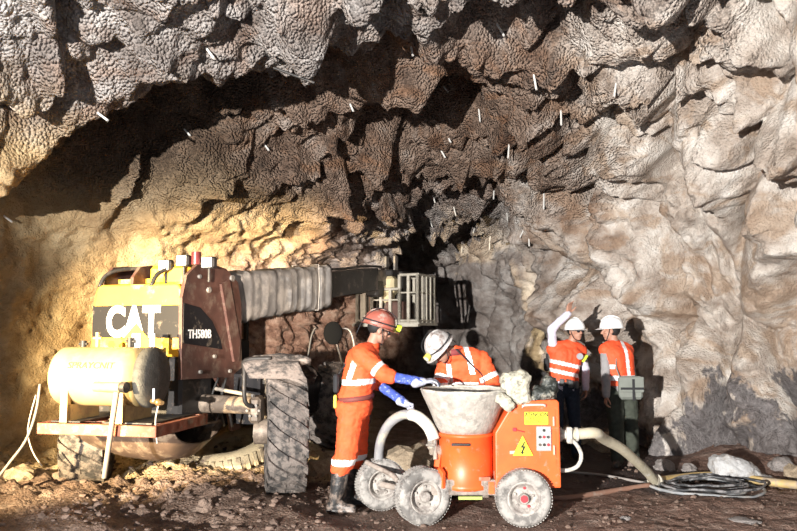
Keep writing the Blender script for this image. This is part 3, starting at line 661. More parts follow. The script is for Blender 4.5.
# ---------------- work basket on the boom tip ----------------
tip = tl(BX, 6.5, 1.85+.112*6.5)
galv = mat('dusty galvanised steel', (.50, .46, .38), .55, .2, var=.2, dirt=(.3, .26, .2), dirt_amt=.3, bump=.2)
BA = math.radians(24); BR = Matrix(((math.cos(BA), math.sin(BA), 0), (-math.sin(BA), math.cos(BA), 0), (0, 0, 1)))
bc = P(396, 300, 13.9); bc.z = 0
BM = Matrix.Translation(bc) @ BR.to_4x4(); z0, z1 = 1.72, 2.60; hw, hd = .60, .40
bask = thing('work_basket', bc+Vector((0, 0, z0)), 'pale steel work basket with upright bars at the tip of the boom', 'basket')
b = B(BM)
b.box((0, 0, z0), (2*hw+.1, 2*hd+.1, .05))
for k in range(7): b.box((0, -hd+.02+k*.125, z0+.03), (2*hw, .03, .04))
b.box((0, -hd-.06, z0-.02), (2*hw+.1, .1, .05)); b.obj('basket_floor', galv, bask)
for (xa, ya, xb, yb, n_, nm) in ((-hw, -hd, -.30, -hd, 3, 'railing'), (.25, -hd, hw, -hd, 3, 'railing'), (hw, -hd, hw, hd, 5, 'railing'), (-hw, -hd, -hw, hd, 5, 'railing'), (-hw, hd, hw, hd, 7, 'railing'), (-.30, -hd, .25, -hd, 4, 'gate')):
    b = B(BM); zt = z1 if nm == 'railing' else z1-.25
    b.cyl((xa, ya, zt), (xb, yb, zt), .028, n=8).cyl((xa, ya, (z0+zt)/2+.12), (xb, yb, (z0+zt)/2+.12), .016, n=8).cyl((xa, ya, z0+.06), (xb, yb, z0+.06), .026, n=8)
    for k in range(n_):
        t = k/(n_-1); x_, y_ = xa+(xb-xa)*t, ya+(yb-ya)*t; b.box((x_, y_, (z0+zt)/2), (.05, .05, zt-z0))
    b.obj(nm, galv, bask)
B(BM).box((0, .1, 2.25), (.3, .3, .9), bev=.02).box((0, -.1, 2.65), (.16, .5, .12), bev=.02).obj('mounting_bracket', darksteel, bask)
for X in (-.18, .0): B(BM).box((X, -.02, 2.78), (.035, .12, .4)).obj('mounting_ear', greysteel, bask)
tag(rebase(B(BM).box((-.05, -.22, 2.42), (.3, .26, .34), bev=.05).box((-.05, -.2, 2.2), (.18, .18, .2), bev=.03).obj('water_container', mat('yellowed plastic', (.66, .56, .34), .5, var=.2))), 'yellowish plastic container standing in the work basket', 'container')
tag(rebase(B(BM).cyl((-.31, -.3, 2.26), (-.31, -.3, 2.55), .055, n=14).ell((-.31, -.3, 2.56), (.05, .05, .04)).cyl((-.31, -.3, 2.58), (-.31, -.3, 2.63), .015, n=8).obj('fire_extinguisher', mat('red enamel', (.62, .03, .03), .35))), 'small red cylinder hooked on the work basket rail', 'extinguisher')
tag(rebase(B(BM).box((.12, -.2, 1.95), (.35, .3, .36), bev=.02).cyl((-.02, -.36, 2.02), (-.02, -.37, 2.02), .05).obj('equipment_box', rustred)), 'brown equipment box low inside the work basket', 'box')

# ---------------- half-buried tyre ----------------
c = P(231, 470, 8.7); M = Matrix.Translation(Vector((c.x, 8.9, gh(c.x, 8.9)+.02))) @ Matrix.Rotation(math.radians(16), 4, 'X') @ Matrix.Rotation(math.radians(-10), 4, 'Y')
b = B(M); b.lathe((0, 0, 0), (0, 0, 1), [(.24, -.07), (.30, -.11), (.4, -.10), (.45, -.05), (.455, .05), (.40, .10), (.30, .11), (.24, .07)], 44, caps=False)
for k in range(30):
    a = 2*PI*k/30; b.box((math.cos(a)*.452, math.sin(a)*.452, 0), (.03, .04, .16), Matrix.Rotation(a, 3, 'Z'))
tag(rebase(b.obj('old_tyre', mat('tyre caked in pale mud', (.45, .36, .22), .9, var=.2, dirt=(.2, .15, .1), dirt_amt=.3, bump=.5))), 'old tyre caked in pale mud, half buried left of the big wheel', 'tyre')
# ---------------- concrete pump ----------------
orange = mat('orange machine paint', (.78, .12, .025), .42, var=.18, vscale=6, dirt=(.36, .2, .13), dirt_amt=.22, dscale=14)
orange_side = orange
cement = mat('cement splashed steel', (.36, .33, .29), .85, var=.3, vscale=12, dirt=(.44, .41, .36), dirt_amt=.45, dscale=16, bump=.5, bscale=30)
cement_lip = mat('dry pale cement', (.60, .56, .48), .9, var=.2, vscale=20, dirt=(.25, .22, .19), dirt_amt=.3, dscale=35, bump=.4)
tyre_grey = mat('grey muddy tyre', (.19, .178, .165), .9, var=.3, vscale=9, dirt=(.34, .32, .295), dirt_amt=.55, dscale=9, bump=.5, bscale=30)
rimm = mat('dusty rim', (.24, .21, .19), .7, var=.3, dirt=(.38, .355, .32), dirt_amt=.5, dscale=16)
redpaint = mat('red paint', (.55, .03, .04), .5)
pump = thing('concrete_pump', (.72, 6.7, 0), 'orange wheeled concrete pump with a cement-caked hopper on top', 'concrete pump')
def small_wheel(c, nrm, r=.25, w=.17, red=False):
    c = Vector(c); nrm = Vector(nrm).normalized(); x = nrm.cross(Vector((0, 0, 1))).normalized(); y = Vector((0, 0, 1))
    M = Matrix((x, y, nrm)).transposed().to_4x4(); M.translation = c; b = B(M); h = w/2
    b.lathe((0, 0, 0), (0, 0, 1), [(r*.56, -h*.8), (r*.62, -h), (r*.86, -h*1.02), (r*.95, -h*.82), (r*.985, -h*.5), (r, 0), (r*.985, h*.5), (r*.95, h*.82), (r*.86, h*1.02), (r*.78, h*1.06), (r*.62, h), (r*.56, h*.8)], 56, caps=False)
    for k in range(56):
        a = 2*PI*k/56
        for z_ in (-.6, -.2, .2, .6):
            a2 = a+(.05 if z_ in (-.2, .6) else 0); b.box((math.cos(a2)*r*.99, math.sin(a2)*r*.99, z_*h), (.007, .014, w*.17), Matrix.Rotation(a2, 3, 'Z'))
    t = b.obj('wheel', tyre_grey, pump)
    b = B(M); b.lathe((0, 0, 0), (0, 0, 1), [(.01, h*.45), (r*.22, h*.45), (r*.24, h*.2), (r*.45, h*.25), (r*.5, h*.75), (r*.6, h*.92), (r*.6, h*.80), (r*.57, -h*.8), (r*.57, -h*.95), (.01, -h*.9)], 40); rim = b.obj('rim', rimm, t)
    b = B(M); b.cyl((0, 0, h*.4), (0, 0, h*.9), r*.2, r*.17, n=16)
    b.obj('hub', rimm, t)
    for k in range(5):
        a = 2*PI*k/5+.4; B(M).cyl((math.cos(a)*r*.34, math.sin(a)*r*.34, h*.25), (math.cos(a)*r*.34, math.sin(a)*r*.34, h*.45), .012, n=6).obj('wheel_nut', redpaint if red and k % 2 else rimm, t)
    if red: B(M).cyl((0, 0, h*.9), (0, 0, h*1.0), r*.13, n=14).obj('hub_cap', redpaint, t)
    return t
small_wheel((1.06, 6.36, .235), (-.05, -1, 0), .235, red=True)
small_wheel((1.10, 6.98, .25), (.05, 1, 0))
small_wheel((.215, 6.42, .235), (.36, -.93, 0), .24); small_wheel((-.15, 6.9, .235), (.30, -.95, .03), .23)
muddy = mat('mud-caked frame', (.33, .28, .24), .85, var=.35, vscale=9, dirt=(.12, .09, .07), dirt_amt=.35, bump=.4)
b = B(); b.box((.78, 6.45, .30), (.98, .07, .13), bev=.008).box((.78, 6.92, .30), (.98, .07, .13), bev=.008).box((.75, 6.68, .30), (.9, .5, .05)).box((.34, 6.66, .30), (.1, .5, .12))
b.obj('chassis', muddy, pump)
B().cyl((.205, 6.40, .25), (-.135, 6.80, .25), .028, n=10).cyl((.05, 6.6, .27), (.36, 6.62, .30), .04, n=10).obj('front_axle', muddy, pump)
B().cyl((1.055, 6.3, .25), (1.10, 6.95, .25), .028, n=10).obj('rear_axle', muddy, pump)
B().box((.62, 6.42, .215), (.2, .03, .025)).obj('sling_strap', mat('yellow green strap', (.35, .42, .12), .8), pump)
B().tube([(.0, 6.52, .34), (-.05, 6.62, .37), (-.22, 6.78, .42), (-.28, 6.84, .44)], .022, 8).obj('drawbar', muddy, pump)
# drum under the hopper
dc = (.60, 6.62)
b = B(); b.lathe((*dc, 0), (0, 0, 1), [(.225, .27), (.245, .28), (.245, .31), (.235, .32), (.235, .71), (.248, .715), (.248, .74), (.20, .745)], 48); drum = b.obj('drum', orange, pump)
B().box((.54, 6.38, .665), (.16, .02, .02)).cyl((.47, 6.385, .665), (.61, 6.37, .665), .012, n=8).obj('drum_handle', darksteel, drum)
B().prism([(0, 0), (.09, 0), (.09, .13), (.045, .17), (0, .13)], (.345, 6.46, .30), (.7, -.7, 0), (0, 0, 1), .03).obj('inspection_hatch', orange, drum)
B().box((.86, 6.5, .36), (.06, .05, .14), bev=.006).box((.73, 6.42, .375), (.12, .03, .03)).obj('bracket', rust, drum)
for x_, y_ in ((.38, 6.46), (.8, 6.42)): B().box((x_, y_, .30), (.05, .03, .10)).obj('bracket', orange, drum)
# hopper: outer cone, thickened lip, inside
b = B(); b.lathe((*dc, 0), (0, 0, 1), [(.20, .74), (.232, .745), (.262, .80), (.315, .93), (.32, .94), (.372, 1.05), (.388, 1.09), (.392, 1.11), (.378, 1.12), (.358, 1.10), (.30, .98), (.22, .80), (.10, .76)], 56)
hop = b.obj('hopper', cement, pump)
rs = []
for i in range(64):
    a = 2*PI*i/64; rr = .378+.004*math.sin(a*9); hh = .012+.004*math.sin(a*7+1)
    rs.append([Vector((dc[0]+math.cos(a)*(rr+math.cos(t)*.016), dc[1]+math.sin(a)*(rr+math.cos(t)*.016), 1.108+math.sin(t)*hh)) for t in [2*PI*k/8 for k in range(8)]])
b = B(); b.rings(rs, close=True); b.obj('hopper_rim', cement_lip, hop)
b = B(); b.lathe((*dc, 0), (0, 0, 1), [(.01, 1.0), (.1, .995), (.22, .98), (.305, .97)], 32, caps=False); b.obj('wet_mix', mat('wet concrete', (.2, .19, .17), .5, bump=.8), hop)
# housing
Y0, Y1 = 6.40, 6.92
hp = [(.835, .30), (.835, .76), (.99, 1.01), (1.02, 1.025), (1.36, 1.04), (1.385, 1.02), (1.39, .30)]
b = B(); b.prism([(x_, z_) for x_, z_ in hp][::-1], (0, Y1, 0), (1, 0, 0), (0, 0, 1), Y1-Y0); hs = b.obj('housing', orange, pump)
mo = hs.modifiers.new('b', 'BEVEL'); mo.width = .012; mo.segments = 2; mo.limit_method = 'ANGLE'
yf = Y0 if abs(hs.data.vertices[0].co.y+hs.parent.location.y-Y0) < .3 else Y0
b = B(); b.prism([(.86, .50), (.86, .74), (.995, .955), (1.35, .965), (1.35, .50)], (0, Y0-.0005, 0), (1, 0, 0), (0, 0, 1), .006); dr = b.obj('door_panel', orange, hs)
for z_ in (.86, .62): B().box((1.33, Y0-.018, z_), (.014, .02, .08), bev=.003).obj('door_hinge', mat('worn pale paint', (.65, .4, .3), .6), dr)
b = B(); b.tube([(1.07, Y0-.012, .975), (1.085, Y0-.03, .995), (1.24, Y0-.03, 1.0), (1.26, Y0-.012, .985)], .009, 8, sub=3); b.obj('door_handle', mat('pale worn handle', (.62, .5, .45), .6), hs)
signy = mat('yellow sign', (.88, .78, .03), .55, dirt=(.5, .42, .3), dirt_amt=.15, dscale=20)
ink = mat('black ink', (.012, .012, .012), .7)
redink = mat('red ink', (.6, .05, .03), .6)
sg = B().box((1.185, Y0-.012, .885), (.20, .006, .105), bev=.001).obj('warning_sign', signy, hs)
text('sign_lettering', 'ATENCION', (1.185, Y0-.0165, .915), (1, 0, 0), (0, 0, 1), .047, ink, sg, .0008, .001, .82)
text('sign_lettering', 'RIESGO', (1.185, Y0-.0165, .883), (1, 0, 0), (0, 0, 1), .034, ink, sg, .0008, .0002)
text('sign_lettering', 'ELECTRICO', (1.185, Y0-.0165, .855), (1, 0, 0), (0, 0, 1), .034, ink, sg, .0008, .0002)
tr = B().prism([(-.085, 0), (.085, 0), (0, .165)], (1.065, Y0-.016, .575), (1, 0, 0), (0, 0, 1), .008).obj('shock_triangle', signy, hs)
B().prism([(.012, .115), (-.022, .065), (0, .065), (-.014, .028), (-.024, .034), (-.008, .008), (.010, .030), (0, .03), (.024, .078), (.002, .078), (.022, .115)], (1.065, Y0-.0245, .575), (1, 0, 0), (0, 0, 1), .004).obj('lightning_bolt', ink, tr)
B().box((.985, Y0-.012, .60), (.06, .008, .025)).obj('sticker', mat('pale sticker', (.5, .4, .33), .7), hs)
B().box((1.0, Y0-.013, .79), (.035, .012, .03), bev=.004).cyl((1.02, Y0-.02, .785), (1.08, Y0-.02, .77), .004, n=6).obj('badge', redpaint, hs)
cp = B().box((1.245, Y0-.016, .715), (.125, .02, .205), bev=.005).obj('control_panel', mat('grey control panel', (.36, .37, .36), .5, dirt=(.5, .45, .4), dirt_amt=.3, dscale=20), hs)
for i, (dx, dz, m_) in enumerate([(-.0, .07, 'k'), (.035, .07, 'g'), (-.035, .015, 'k'), (.0, .015, 'r'), (.035, .015, 'k'), (-.035, -.05, 'k'), (.0, -.05, 'k'), (.035, -.05, 'r')]):
    m_ = {'k': darksteel, 'r': redpaint, 'g': mat('grey dial', (.55, .55, .52), .5)}[m_]; rr = .02 if i == 1 else .012
    B().cyl((1.245+dx, Y0-.026, .715+dz), (1.245+dx, Y0-.036, .715+dz), rr, n=12).obj('control_knob', m_, cp)
text('scratched_lettering', 'ALIVA', (1.18, Y0-.013, .957), (1, 0, 0), (0, 0, 1), .038, mat('faint dark lettering', (.3, .08, .05), .7), hs, .0006, 0, 1.1) if False else None
# outlet coupling and small bypass hose on the right
pale = mat('cement coated pipe', (.52, .50, .45), .8, var=.2, dirt=(.32, .29, .25), dirt_amt=.35, dscale=22, bump=.3)
b = B(); b.cyl((1.39, 6.6, .72), (1.60, 6.6, .72), .045); 
for x_ in (1.43, 1.5, 1.57): b.cyl((x_-.012, 6.6, .72), (x_+.012, 6.6, .72), .062, n=18)
b.box((1.5, 6.55, .72), (.05, .05, .14), bev=.01); b.obj('outlet_coupling', pale, pump)
B().tube([(1.5, 6.55, .69), (1.56, 6.55, .64), (1.60, 6.55, .55), (1.57, 6.55, .46), (1.48, 6.55, .42), (1.38, 6.55, .42)], .018, 8).obj('bypass_hose', pale, pump)
# inlet fittings on the left of the drum
b = B(); b.cyl((.30, 6.55, .60), (.38, 6.58, .58), .05).box((.29, 6.55, .66), (.05, .05, .12), bev=.01).cyl((.33, 6.5, .52), (.33, 6.56, .70), .02, n=8).cyl((.25, 6.52, .64), (.33, 6.52, .64), .012, n=8); b.obj('valve_fitting', greysteel, pump)
B().box((.345, 6.55, .46), (.05, .06, .2), Matrix.Rotation(.15, 3, 'Y'), bev=.008).obj('side_bracket', orange, pump)
# delivery hose and spray nozzle hose
hose_pale = mat('dusty yellow grey hose', (.50, .45, .33), .7, var=.2, dirt=(.62, .58, .5), dirt_amt=.3, dscale=10, bump=.2)
hose_grey = mat('grey rubber hose', (.27, .265, .27), .7, var=.25, dirt=(.45, .40, .30), dirt_amt=.4, dscale=7, bump=.3)
end = P(655, 482, 7.9); end.z = gh(end.x, end.y)+.05
tag(rebase(B().tube([(1.50, 6.68, .72), (1.60, 6.68, .725), (1.74, 6.72, .725), P(604, 439, 6.95), P(622, 449, 7.2), P(638, 463, 7.5), P(649, 474, 7.75), end], .048, 16).obj('delivery_hose', hose_pale)), 'thick pale hose arching from the orange pump down to the ground', 'hose')
b = B(); p0 = end+Vector((-.08, .02, .0)); pts = [end+Vector((.0, .04, .01))]
for px_, py_, y_ in ((680, 478, 8.25), (705, 477, 8.3), (735, 480, 8.2), (765, 484, 8.0), (797, 489, 7.8), (840, 497, 7.5)):
    q = P(px_, py_, y_); q.z = gh(q.x, q.y)+.05; pts.append(q)
tag(rebase(b.tube(pts, .043, 14).obj('ground_pipe', mat('yellow tan hose', (.50, .36, .15), .65, var=.25, dirt=(.35, .28, .2), dirt_amt=.4, dscale=5))), 'long yellowish hose lying on the ground past the white sack', 'hose')
tag(rebase(B().cyl(end+Vector((-.03, -.02, .03)), end+Vector((.05, .05, .0)), .065, n=18).cyl(end+Vector((.0, -.0, .02)), end+Vector((.02, .02, .01)), .078, n=18).obj('hose_clamp', galv)), 'steel clamp joining the two thick hoses on the ground', 'clamp')
b = B(); n0 = P(434, 442, 6.6)
tag(rebase(B().tube([P(379, 468, 6.95), P(379, 452, 6.95), P(382, 437, 6.9), P(390, 423, 6.85), P(402, 415, 6.8), P(412, 415, 6.76)], .043, 14).obj('spray_hose', hose_grey)), 'grey curved hose rising beside the small wheels to the pale elbow', 'hose')
tag(rebase(B().tube([P(410, 414.5, 6.77), P(418, 417, 6.72), P(427, 425, 6.66), P(432, 434, 6.62), P(434, 440, 6.6)], .052, 14).obj('hose_elbow', mat('chalky elbow', (.68, .65, .56), .75, var=.15, dirt=(.4, .36, .3), dirt_amt=.25, dscale=20))), 'pale bent elbow joining the grey hose to the pump', 'hose elbow')
pump.location.x -= .012; pump.location.y += .08
# sacks on the pump
sackm = mat('speckled cement sack', (.50, .47, .37), .9, var=.3, vscale=30, dirt=(.16, .15, .12), dirt_amt=.36, dscale=22, bump=.5)
def crumple(o, name, mats, voxel, amp, sc, seed=0, it=4):
    remesh(o, voxel, it, .5, lambda a: fbm(a*sc+seed, 4, seed, .55, True)*amp); return rebase(o)
b = B(); q = lambda px_, py_, y_: P(px_, py_, y_)
b.box(q(515, 389, 6.55), (.25, .2, .30), Matrix.Rotation(-.1, 3, 'Y'), bev=.04).box(q(522, 376, 6.55), (.15, .14, .10), Matrix.Rotation(.3, 3, 'Y'), bev=.03).box(q(505, 402, 6.42), (.20, .07, .12), Matrix.Rotation(.75, 3, 'Y'), bev=.03)
o = b.obj('cement_sack', sackm); crumple(o, '', None, .010, .014, 9, 3, 2); tag(o, 'speckled pale cement sack slumped against the hopper and the orange housing', 'sack')
b = B(); b.ell(q(541, 394, 6.62), (.15, .12, .085)).ell(q(549, 386, 6.65), (.1, .1, .10)).ell(q(533, 399, 6.58), (.12, .1, .05))
o = b.obj('dark_plastic_bag', mat('dark plastic', (.05, .055, .05), .35, var=.4, vscale=9, dirt=(.35, .33, .27), dirt_amt=.38, dscale=9, bump=.6)); crumple(o, '', None, .012, .035, 7, 9); tag(o, 'crumpled dark plastic bag on top of the orange housing', 'bag')
# ---------------- right side: coil, white sack ----------------
cc = P(706, 491, 7.85); cc.z = 0
cable = mat('black cable', (.05, .052, .056), .5, var=.3, dirt=(.25, .24, .24), dirt_amt=.45, dscale=9)
b = B(); pts = []
for k in range(150):
    t = k/149; a = 2*PI*t*4.3; rr = .34+.13*math.sin(a*.37+1)+.05*math.sin(a*1.13); x_ = cc.x+math.cos(a)*rr*1.2+.05*math.sin(a*.21*3); y_ = cc.y+math.sin(a)*rr*.9
    pts.append((x_, y_, gh(x_, y_)+.02+.07*abs(math.sin(a*.5+t*2))*t+.02*t))
b.tube(pts, .013, 7, sub=1); tag(rebase(b.obj('cable_coil', cable)), 'loose coil of black cable on the ground in front of the white sack', 'cable')
b = B(); pts = []
for k in range(60):
    t = k/59; a = 2*PI*t*2.2+1; rr = .43+.10*math.sin(a*.7); x_ = cc.x-.02+math.cos(a)*rr*1.15; y_ = cc.y-.02+math.sin(a)*rr*.85
    pts.append((x_, y_, gh(x_, y_)+.025+.02*math.sin(a)))
b.tube(pts, .015, 7, sub=1); tag(rebase(b.obj('hose_coil', mat('grey coiled hose', (.25, .26, .27), .6, var=.3, dirt=(.4, .37, .33), dirt_amt=.4))), 'grey hose coiled around the black cable on the ground', 'hose')
b = B(); pts = []
for px_, py_, y_ in ((657, 484, 7.95), (630, 477, 8.2), (600, 470, 8.5), (575, 466, 8.6), (560, 462, 8.7)):
    v_ = P(px_, py_, y_); v_.z = gh(v_.x, v_.y)+.02; pts.append(v_)
tag(rebase(b.tube(pts, .014, 7).obj('power_cable', mat('grey muddy cable', (.3, .27, .25), .7))), 'thin grey cable trailing over the dark ground behind the pump', 'cable')
pts = []
for px_, py_, y_ in ((650, 487, 7.8), (625, 489, 7.7), (595, 492, 7.5), (566, 495, 7.3), (545, 494, 7.35)):
    v_ = P(px_, py_, y_); v_.z = gh(v_.x, v_.y)+.022; pts.append(v_)
tag(rebase(B().tube(pts, .026, 8).obj('water_hose', mat('reddish brown hose', (.24, .13, .09), .7, dirt=(.3, .24, .2), dirt_amt=.4))), 'reddish brown hose on the ground running back to the right pump wheel', 'hose')
b = B(); s0 = P(738, 470, 8.25)
b.box(s0+Vector((-.22, .0, .02)), (.16, .25, .30), Matrix.Rotation(-.1, 3, 'Y'), bev=.05).ell(s0+Vector((-.02, 0, 0)), (.30, .2, .15), Matrix.Rotation(.35, 3, 'Y')).ell(s0+Vector((.22, -.05, -.09)), (.17, .14, .07), Matrix.Rotation(.15, 3, 'Y')).box(s0+Vector((-.05, .0, .05)), (.34, .22, .2), Matrix.Rotation(.42, 3, 'Y'), bev=.05)
o = b.obj('white_sack', mat('white woven sack', (.44, .44, .44), .7, var=.12, dirt=(.30, .27, .24), dirt_amt=.35, bump=.4)); crumple(o, '', None, .013, .03, 5, 21, 3); tag(o, 'crumpled white sack lying at the foot of the right wall', 'sack')
# ---------------- loose stones ----------------
stone_m = [mat('brown stone', (.24, .17, .13), .9, var=.35, vscale=12, bump=.6), mat('tan stone', (.42, .33, .23), .9, var=.3, vscale=12, bump=.6), mat('grey stone', (.30, .27, .255), .9, var=.35, vscale=12, bump=.6)]
rnd = random.Random(5)
def stone_mesh(k, m):
    bm = bmesh.new(); bmesh.ops.create_icosphere(bm, subdivisions=3, radius=1)
    a = np.array([v.co[:] for v in bm.verts]); f1, f2, i_ = worley(a*1.1+k*7.3, k); d = 1+(i_-.5)*.5*sstep(0, .2, f2-f1)+fbm(a*2+k, 3, k)*.25
    for v, q_ in zip(bm.verts, d): v.co *= float(q_)
    for v in bm.verts: v.co.z = max(v.co.z, -.45)+.4
    me = bpy.data.meshes.new('stone'); bm.to_mesh(me); bm.free(); me.materials.append(m); return me
SM = [stone_mesh(k, stone_m[k % 3]) for k in range(6)]
big = [(575, 458, 9.9, .20, 1, 'tan boulder on the rubble between the two men by the wall'), (596, 452, 10.0, .22, 1, 'rounded tan boulder just left of the man with the grey bag'), (585, 442, 10.2, .17, 4, 'tan stone on top of the rubble between the two men'),
       (320, 462, 8.6, .15, 1, 'tan rock on the mud between the big wheel and the worker'), (333, 452, 8.9, .16, 4, 'pale rock behind the rubber boots'), (415, 425, 9.4, .28, 1, 'tan rock seen through the loop of the grey hose'), (400, 430, 9.3, .20, 4, 'smaller tan rock seen through the grey hose loop'),
       (205, 503, 6.9, .09, 0, 'brown clod of rock in the mud right of the platform'), (625, 515, 0, .05, 2, 'small grey stone on the ground right of the pump wheel'), (780, 462, 8.55, .13, 2, 'grey stone right of the white sack'), (796, 470, 8.3, .12, 1, 'tan stone at the right edge beside the hose'), (665, 462, 8.9, .12, 2, 'grey rock at the wall foot left of the white sack'),
       (690, 466, 8.7, .09, 2, 'small grey rock against the left end of the white sack'), (745, 518, 0, .10, 2, 'flat pale stone near the lower right corner'), (60, 478, 8.0, .13, 0, 'brown rock in the mud left of the rear wheel'), (20, 480, 8.0, .16, 1, 'tan rock at the left edge of the heap')]
for px_, py_, y_, r_, k, lb in big:
    if not y_: y_ = CAMZ*F/(py_-328)
    p_ = P(px_, py_, y_); o = bpy.data.objects.new('rock', SM[k]); COL.objects.link(o); z_ = gh(p_.x, p_.y)
    o.location = (p_.x, p_.y, z_-.02); sc_ = r_; o.scale = (sc_*rnd.uniform(.9, 1.3), sc_, sc_*rnd.uniform(.6, .9) if lb[:4] != 'flat' else sc_*.2); o.rotation_euler = (0, 0, rnd.uniform(0, 6)); tag(o, lb, 'rock')
# small rubble nobody could count
b = B(); base = [np.array([v.co[:] for v in SM[k].vertices]) for k in range(6)]
def icos(k):
    bm = bmesh.new(); bmesh.ops.create_icosphere(bm, subdivisions=1, radius=1); v = [tuple(Vector(q.co)*(.75+.5*rnd.random())) for q in bm.verts]; f = [tuple(q.index for q in fc.verts) for fc in bm.faces]; bm.free(); return v, f
IC = [icos(k) for k in range(8)]
VV = []; FF = []; MI = []
for k in range(4200):
    y_ = 4.6+5.2*rnd.random()**1.1; x_ = rnd.uniform(-.6, .6)*y_
    left = x_ < -.6
    if x_ < -5.2 or x_ > 4.6 or (y_ > 8.2 and (x_ > 4.0-(y_-8.2)*.8 or x_ < -4.9+(y_-8.2)*.5)): continue
    if not left and rnd.random() < .35: continue
    r_ = (.007+.026*rnd.random()**5)*(1.1 if left else .8)
    v, f = IC[k % 8]; o_ = len(VV); a = rnd.uniform(0, 6); ca, sa = math.cos(a), math.sin(a); zz = r_*.35; VV += [(x_+(p[0]*ca-p[1]*sa)*r_*1.2, y_+(p[0]*sa+p[1]*ca)*r_, zz+p[2]*r_*.8) for p in v]; FF += [tuple(i+o_ for i in q_) for q_ in f]
VA = np.array(VV); cx_ = VA.reshape(-1, 12, 3)[:, :, :2].mean(1); VA[:, 2] += np.repeat(ground_h(cx_[:, 0], cx_[:, 1]), 12)
b.add(VA.tolist(), FF, False); o = b.obj('rubble', mat('muddy rubble', (.16, .11, .085), .95, var=.45, vscale=5), None, False); tag(o, 'small stones and clods scattered over the muddy ground', 'rubble', None, 'stuff')
# heap of dark churned clods near the left
# ---------------- rock bolts in the roof ----------------
bolt_m = mat('white plastic bolt sleeve', (.72, .70, .66), .5, dirt=(.4, .35, .3), dirt_amt=.2)
BL = [(497, 24, .16, -.35, 'white rock bolt in the roof at the top centre, highest of all'), (411, 46, .12, -.25, 'white rock bolt left of the top centre beside the dark pocket'), (534, 76, .17, -.15, 'long white rock bolt in the roof near the upper middle'), (616, 84, .16, .25, 'white rock bolt highest on the right-hand roof'), (444, 87, .10, -.7, 'short tilted rock bolt below the dark roof pocket'),
 (479, 111, .17, -.2, 'white rock bolt hanging over the middle of the roof ledge'), (561, 113, .17, .0, 'straight white rock bolt under the broad roof ledge'), (509, 146, .18, .05, 'white rock bolt at the lip of the second ledge'), (442, 152, .10, -.6, 'small rock bolt pointing right beside the dark hollow'), (449, 139, .06, -.5, 'tiny rock bolt just above a small tilted one'),
 (494, 190, .16, -.1, 'grey rock bolt in the third ledge over the drive'), (433, 196, .13, -.4, 'faint rock bolt at the left shoulder of the drive'), (454, 208, .15, -.25, 'pale rock bolt left in the drive roof'), (507, 213, .16, .0, 'pale rock bolt central in the drive roof'), (430, 221, .13, -.4, 'small rock bolt low on the left shoulder'),
 (475, 226, .15, .1, 'pale rock bolt over the dark end of the drive'), (524, 229, .15, .25, 'pale rock bolt at the right of the inner ledge'), (544, 194, .24, -.05, 'long grey rock bolt at the right shoulder of the drive'), (490, 240, .20, -.1, 'long pale rock bolt deep in the drive'), (422, 245, .13, -.2, 'faint rock bolt just right of the boom head'),
 (462, 247, .13, 0, 'small rock bolt in the shade deep in the drive'), (529, 240, .10, 0, 'tiny rock bolt deep on the right of the drive'), (98, 113, .13, -1.2, 'pale stub lying flat in the dark roof hollow upper left'), (207, 49, .13, -.9, 'white stub on the knobbly sprayed roof upper left'), (185, 130, .11, -.9, 'pale stub in the shaded roof above the loader'),
 (265, 145, .10, -.6, 'short pale stub in the shaded roof right of the loader hollow'), (350, 104, .11, -.5, 'pale stub on the roof between hollow and dark pocket'), (4, 216, .12, -1.1, 'pale stub at the far left edge on the dark wall')]
fail = 0
for px_, py_, L_, tilt, lb in BL:
    h_ = hit(px_, py_)
    if h_[0] is None: fail += 1; continue
    p_ = h_[0]; nn = h_[1]; 
    if nn.dot(Vector((0, 0, CAMZ))-p_) < 0: nn = -nn
    d = (Vector((-tilt, -.25, -1)).normalized()+nn*.25).normalized(); L_ *= 1.15
    b = B(); b.cyl(p_-d*.08, p_+d*L_, .013, n=8); o = rebase(b.obj('rock_bolt', bolt_m)); tag(o, lb, 'rock bolt', 'rock bolts in the roof')
h_ = hit(300, 77); p_ = h_[0]; tag(rebase(B().cyl(p_+Vector((-.25, -.1, .06)), p_+Vector((.16, -.12, -.1)), .014, n=8).obj('steel_bar', darksteel)), 'dark steel bar lying across the knobbly roof at upper left', 'bar')
# ---------------- people ----------------
skin = mat('skin', (.42, .22, .15), .55, var=.12, vscale=20)
hivis = mat('orange workwear', (.90, .115, .03), .75, var=.15, vscale=14, dirt=(.45, .12, .06), dirt_amt=.18, dscale=12, bump=.25, bscale=90)
vest_m = mat('orange vest', (.88, .10, .03), .7, var=.12, vscale=14, bump=.2, bscale=90)
refl = mat('silver reflective band', (.80, .80, .80), .4, dirt=(.5, .45, .42), dirt_amt=.2, dscale=30)
bluem = mat('blue sleeve', (.05, .09, .42), .8, var=.3, vscale=25, dirt=(.3, .35, .5), dirt_amt=.3, dscale=30)
glove_m = mat('dusty pale glove', (.42, .43, .50), .85, var=.25, vscale=30, dirt=(.15, .2, .4), dirt_amt=.3, dscale=25)
rubber = mat('muddy black rubber boot', (.025, .024, .024), .45, dirt=(.22, .17, .14), dirt_amt=.42, dscale=12, bump=.2)
denim = mat('dark navy jeans', (.018, .026, .045), .85, var=.3, vscale=30)
greenp = mat('dark green trousers', (.045, .052, .038), .85, var=.3, vscale=18)
shirt_l = mat('pale lilac shirt', (.62, .60, .70), .8, var=.08)
shirt_g = mat('grey shirt', (.28, .27, .27), .85, var=.15)
hat_red = mat('dusty red brown helmet', (.36, .10, .07), .45, var=.2, dirt=(.4, .3, .25), dirt_amt=.35, dscale=14)
hat_white = mat('white helmet', (.86, .86, .85), .3)
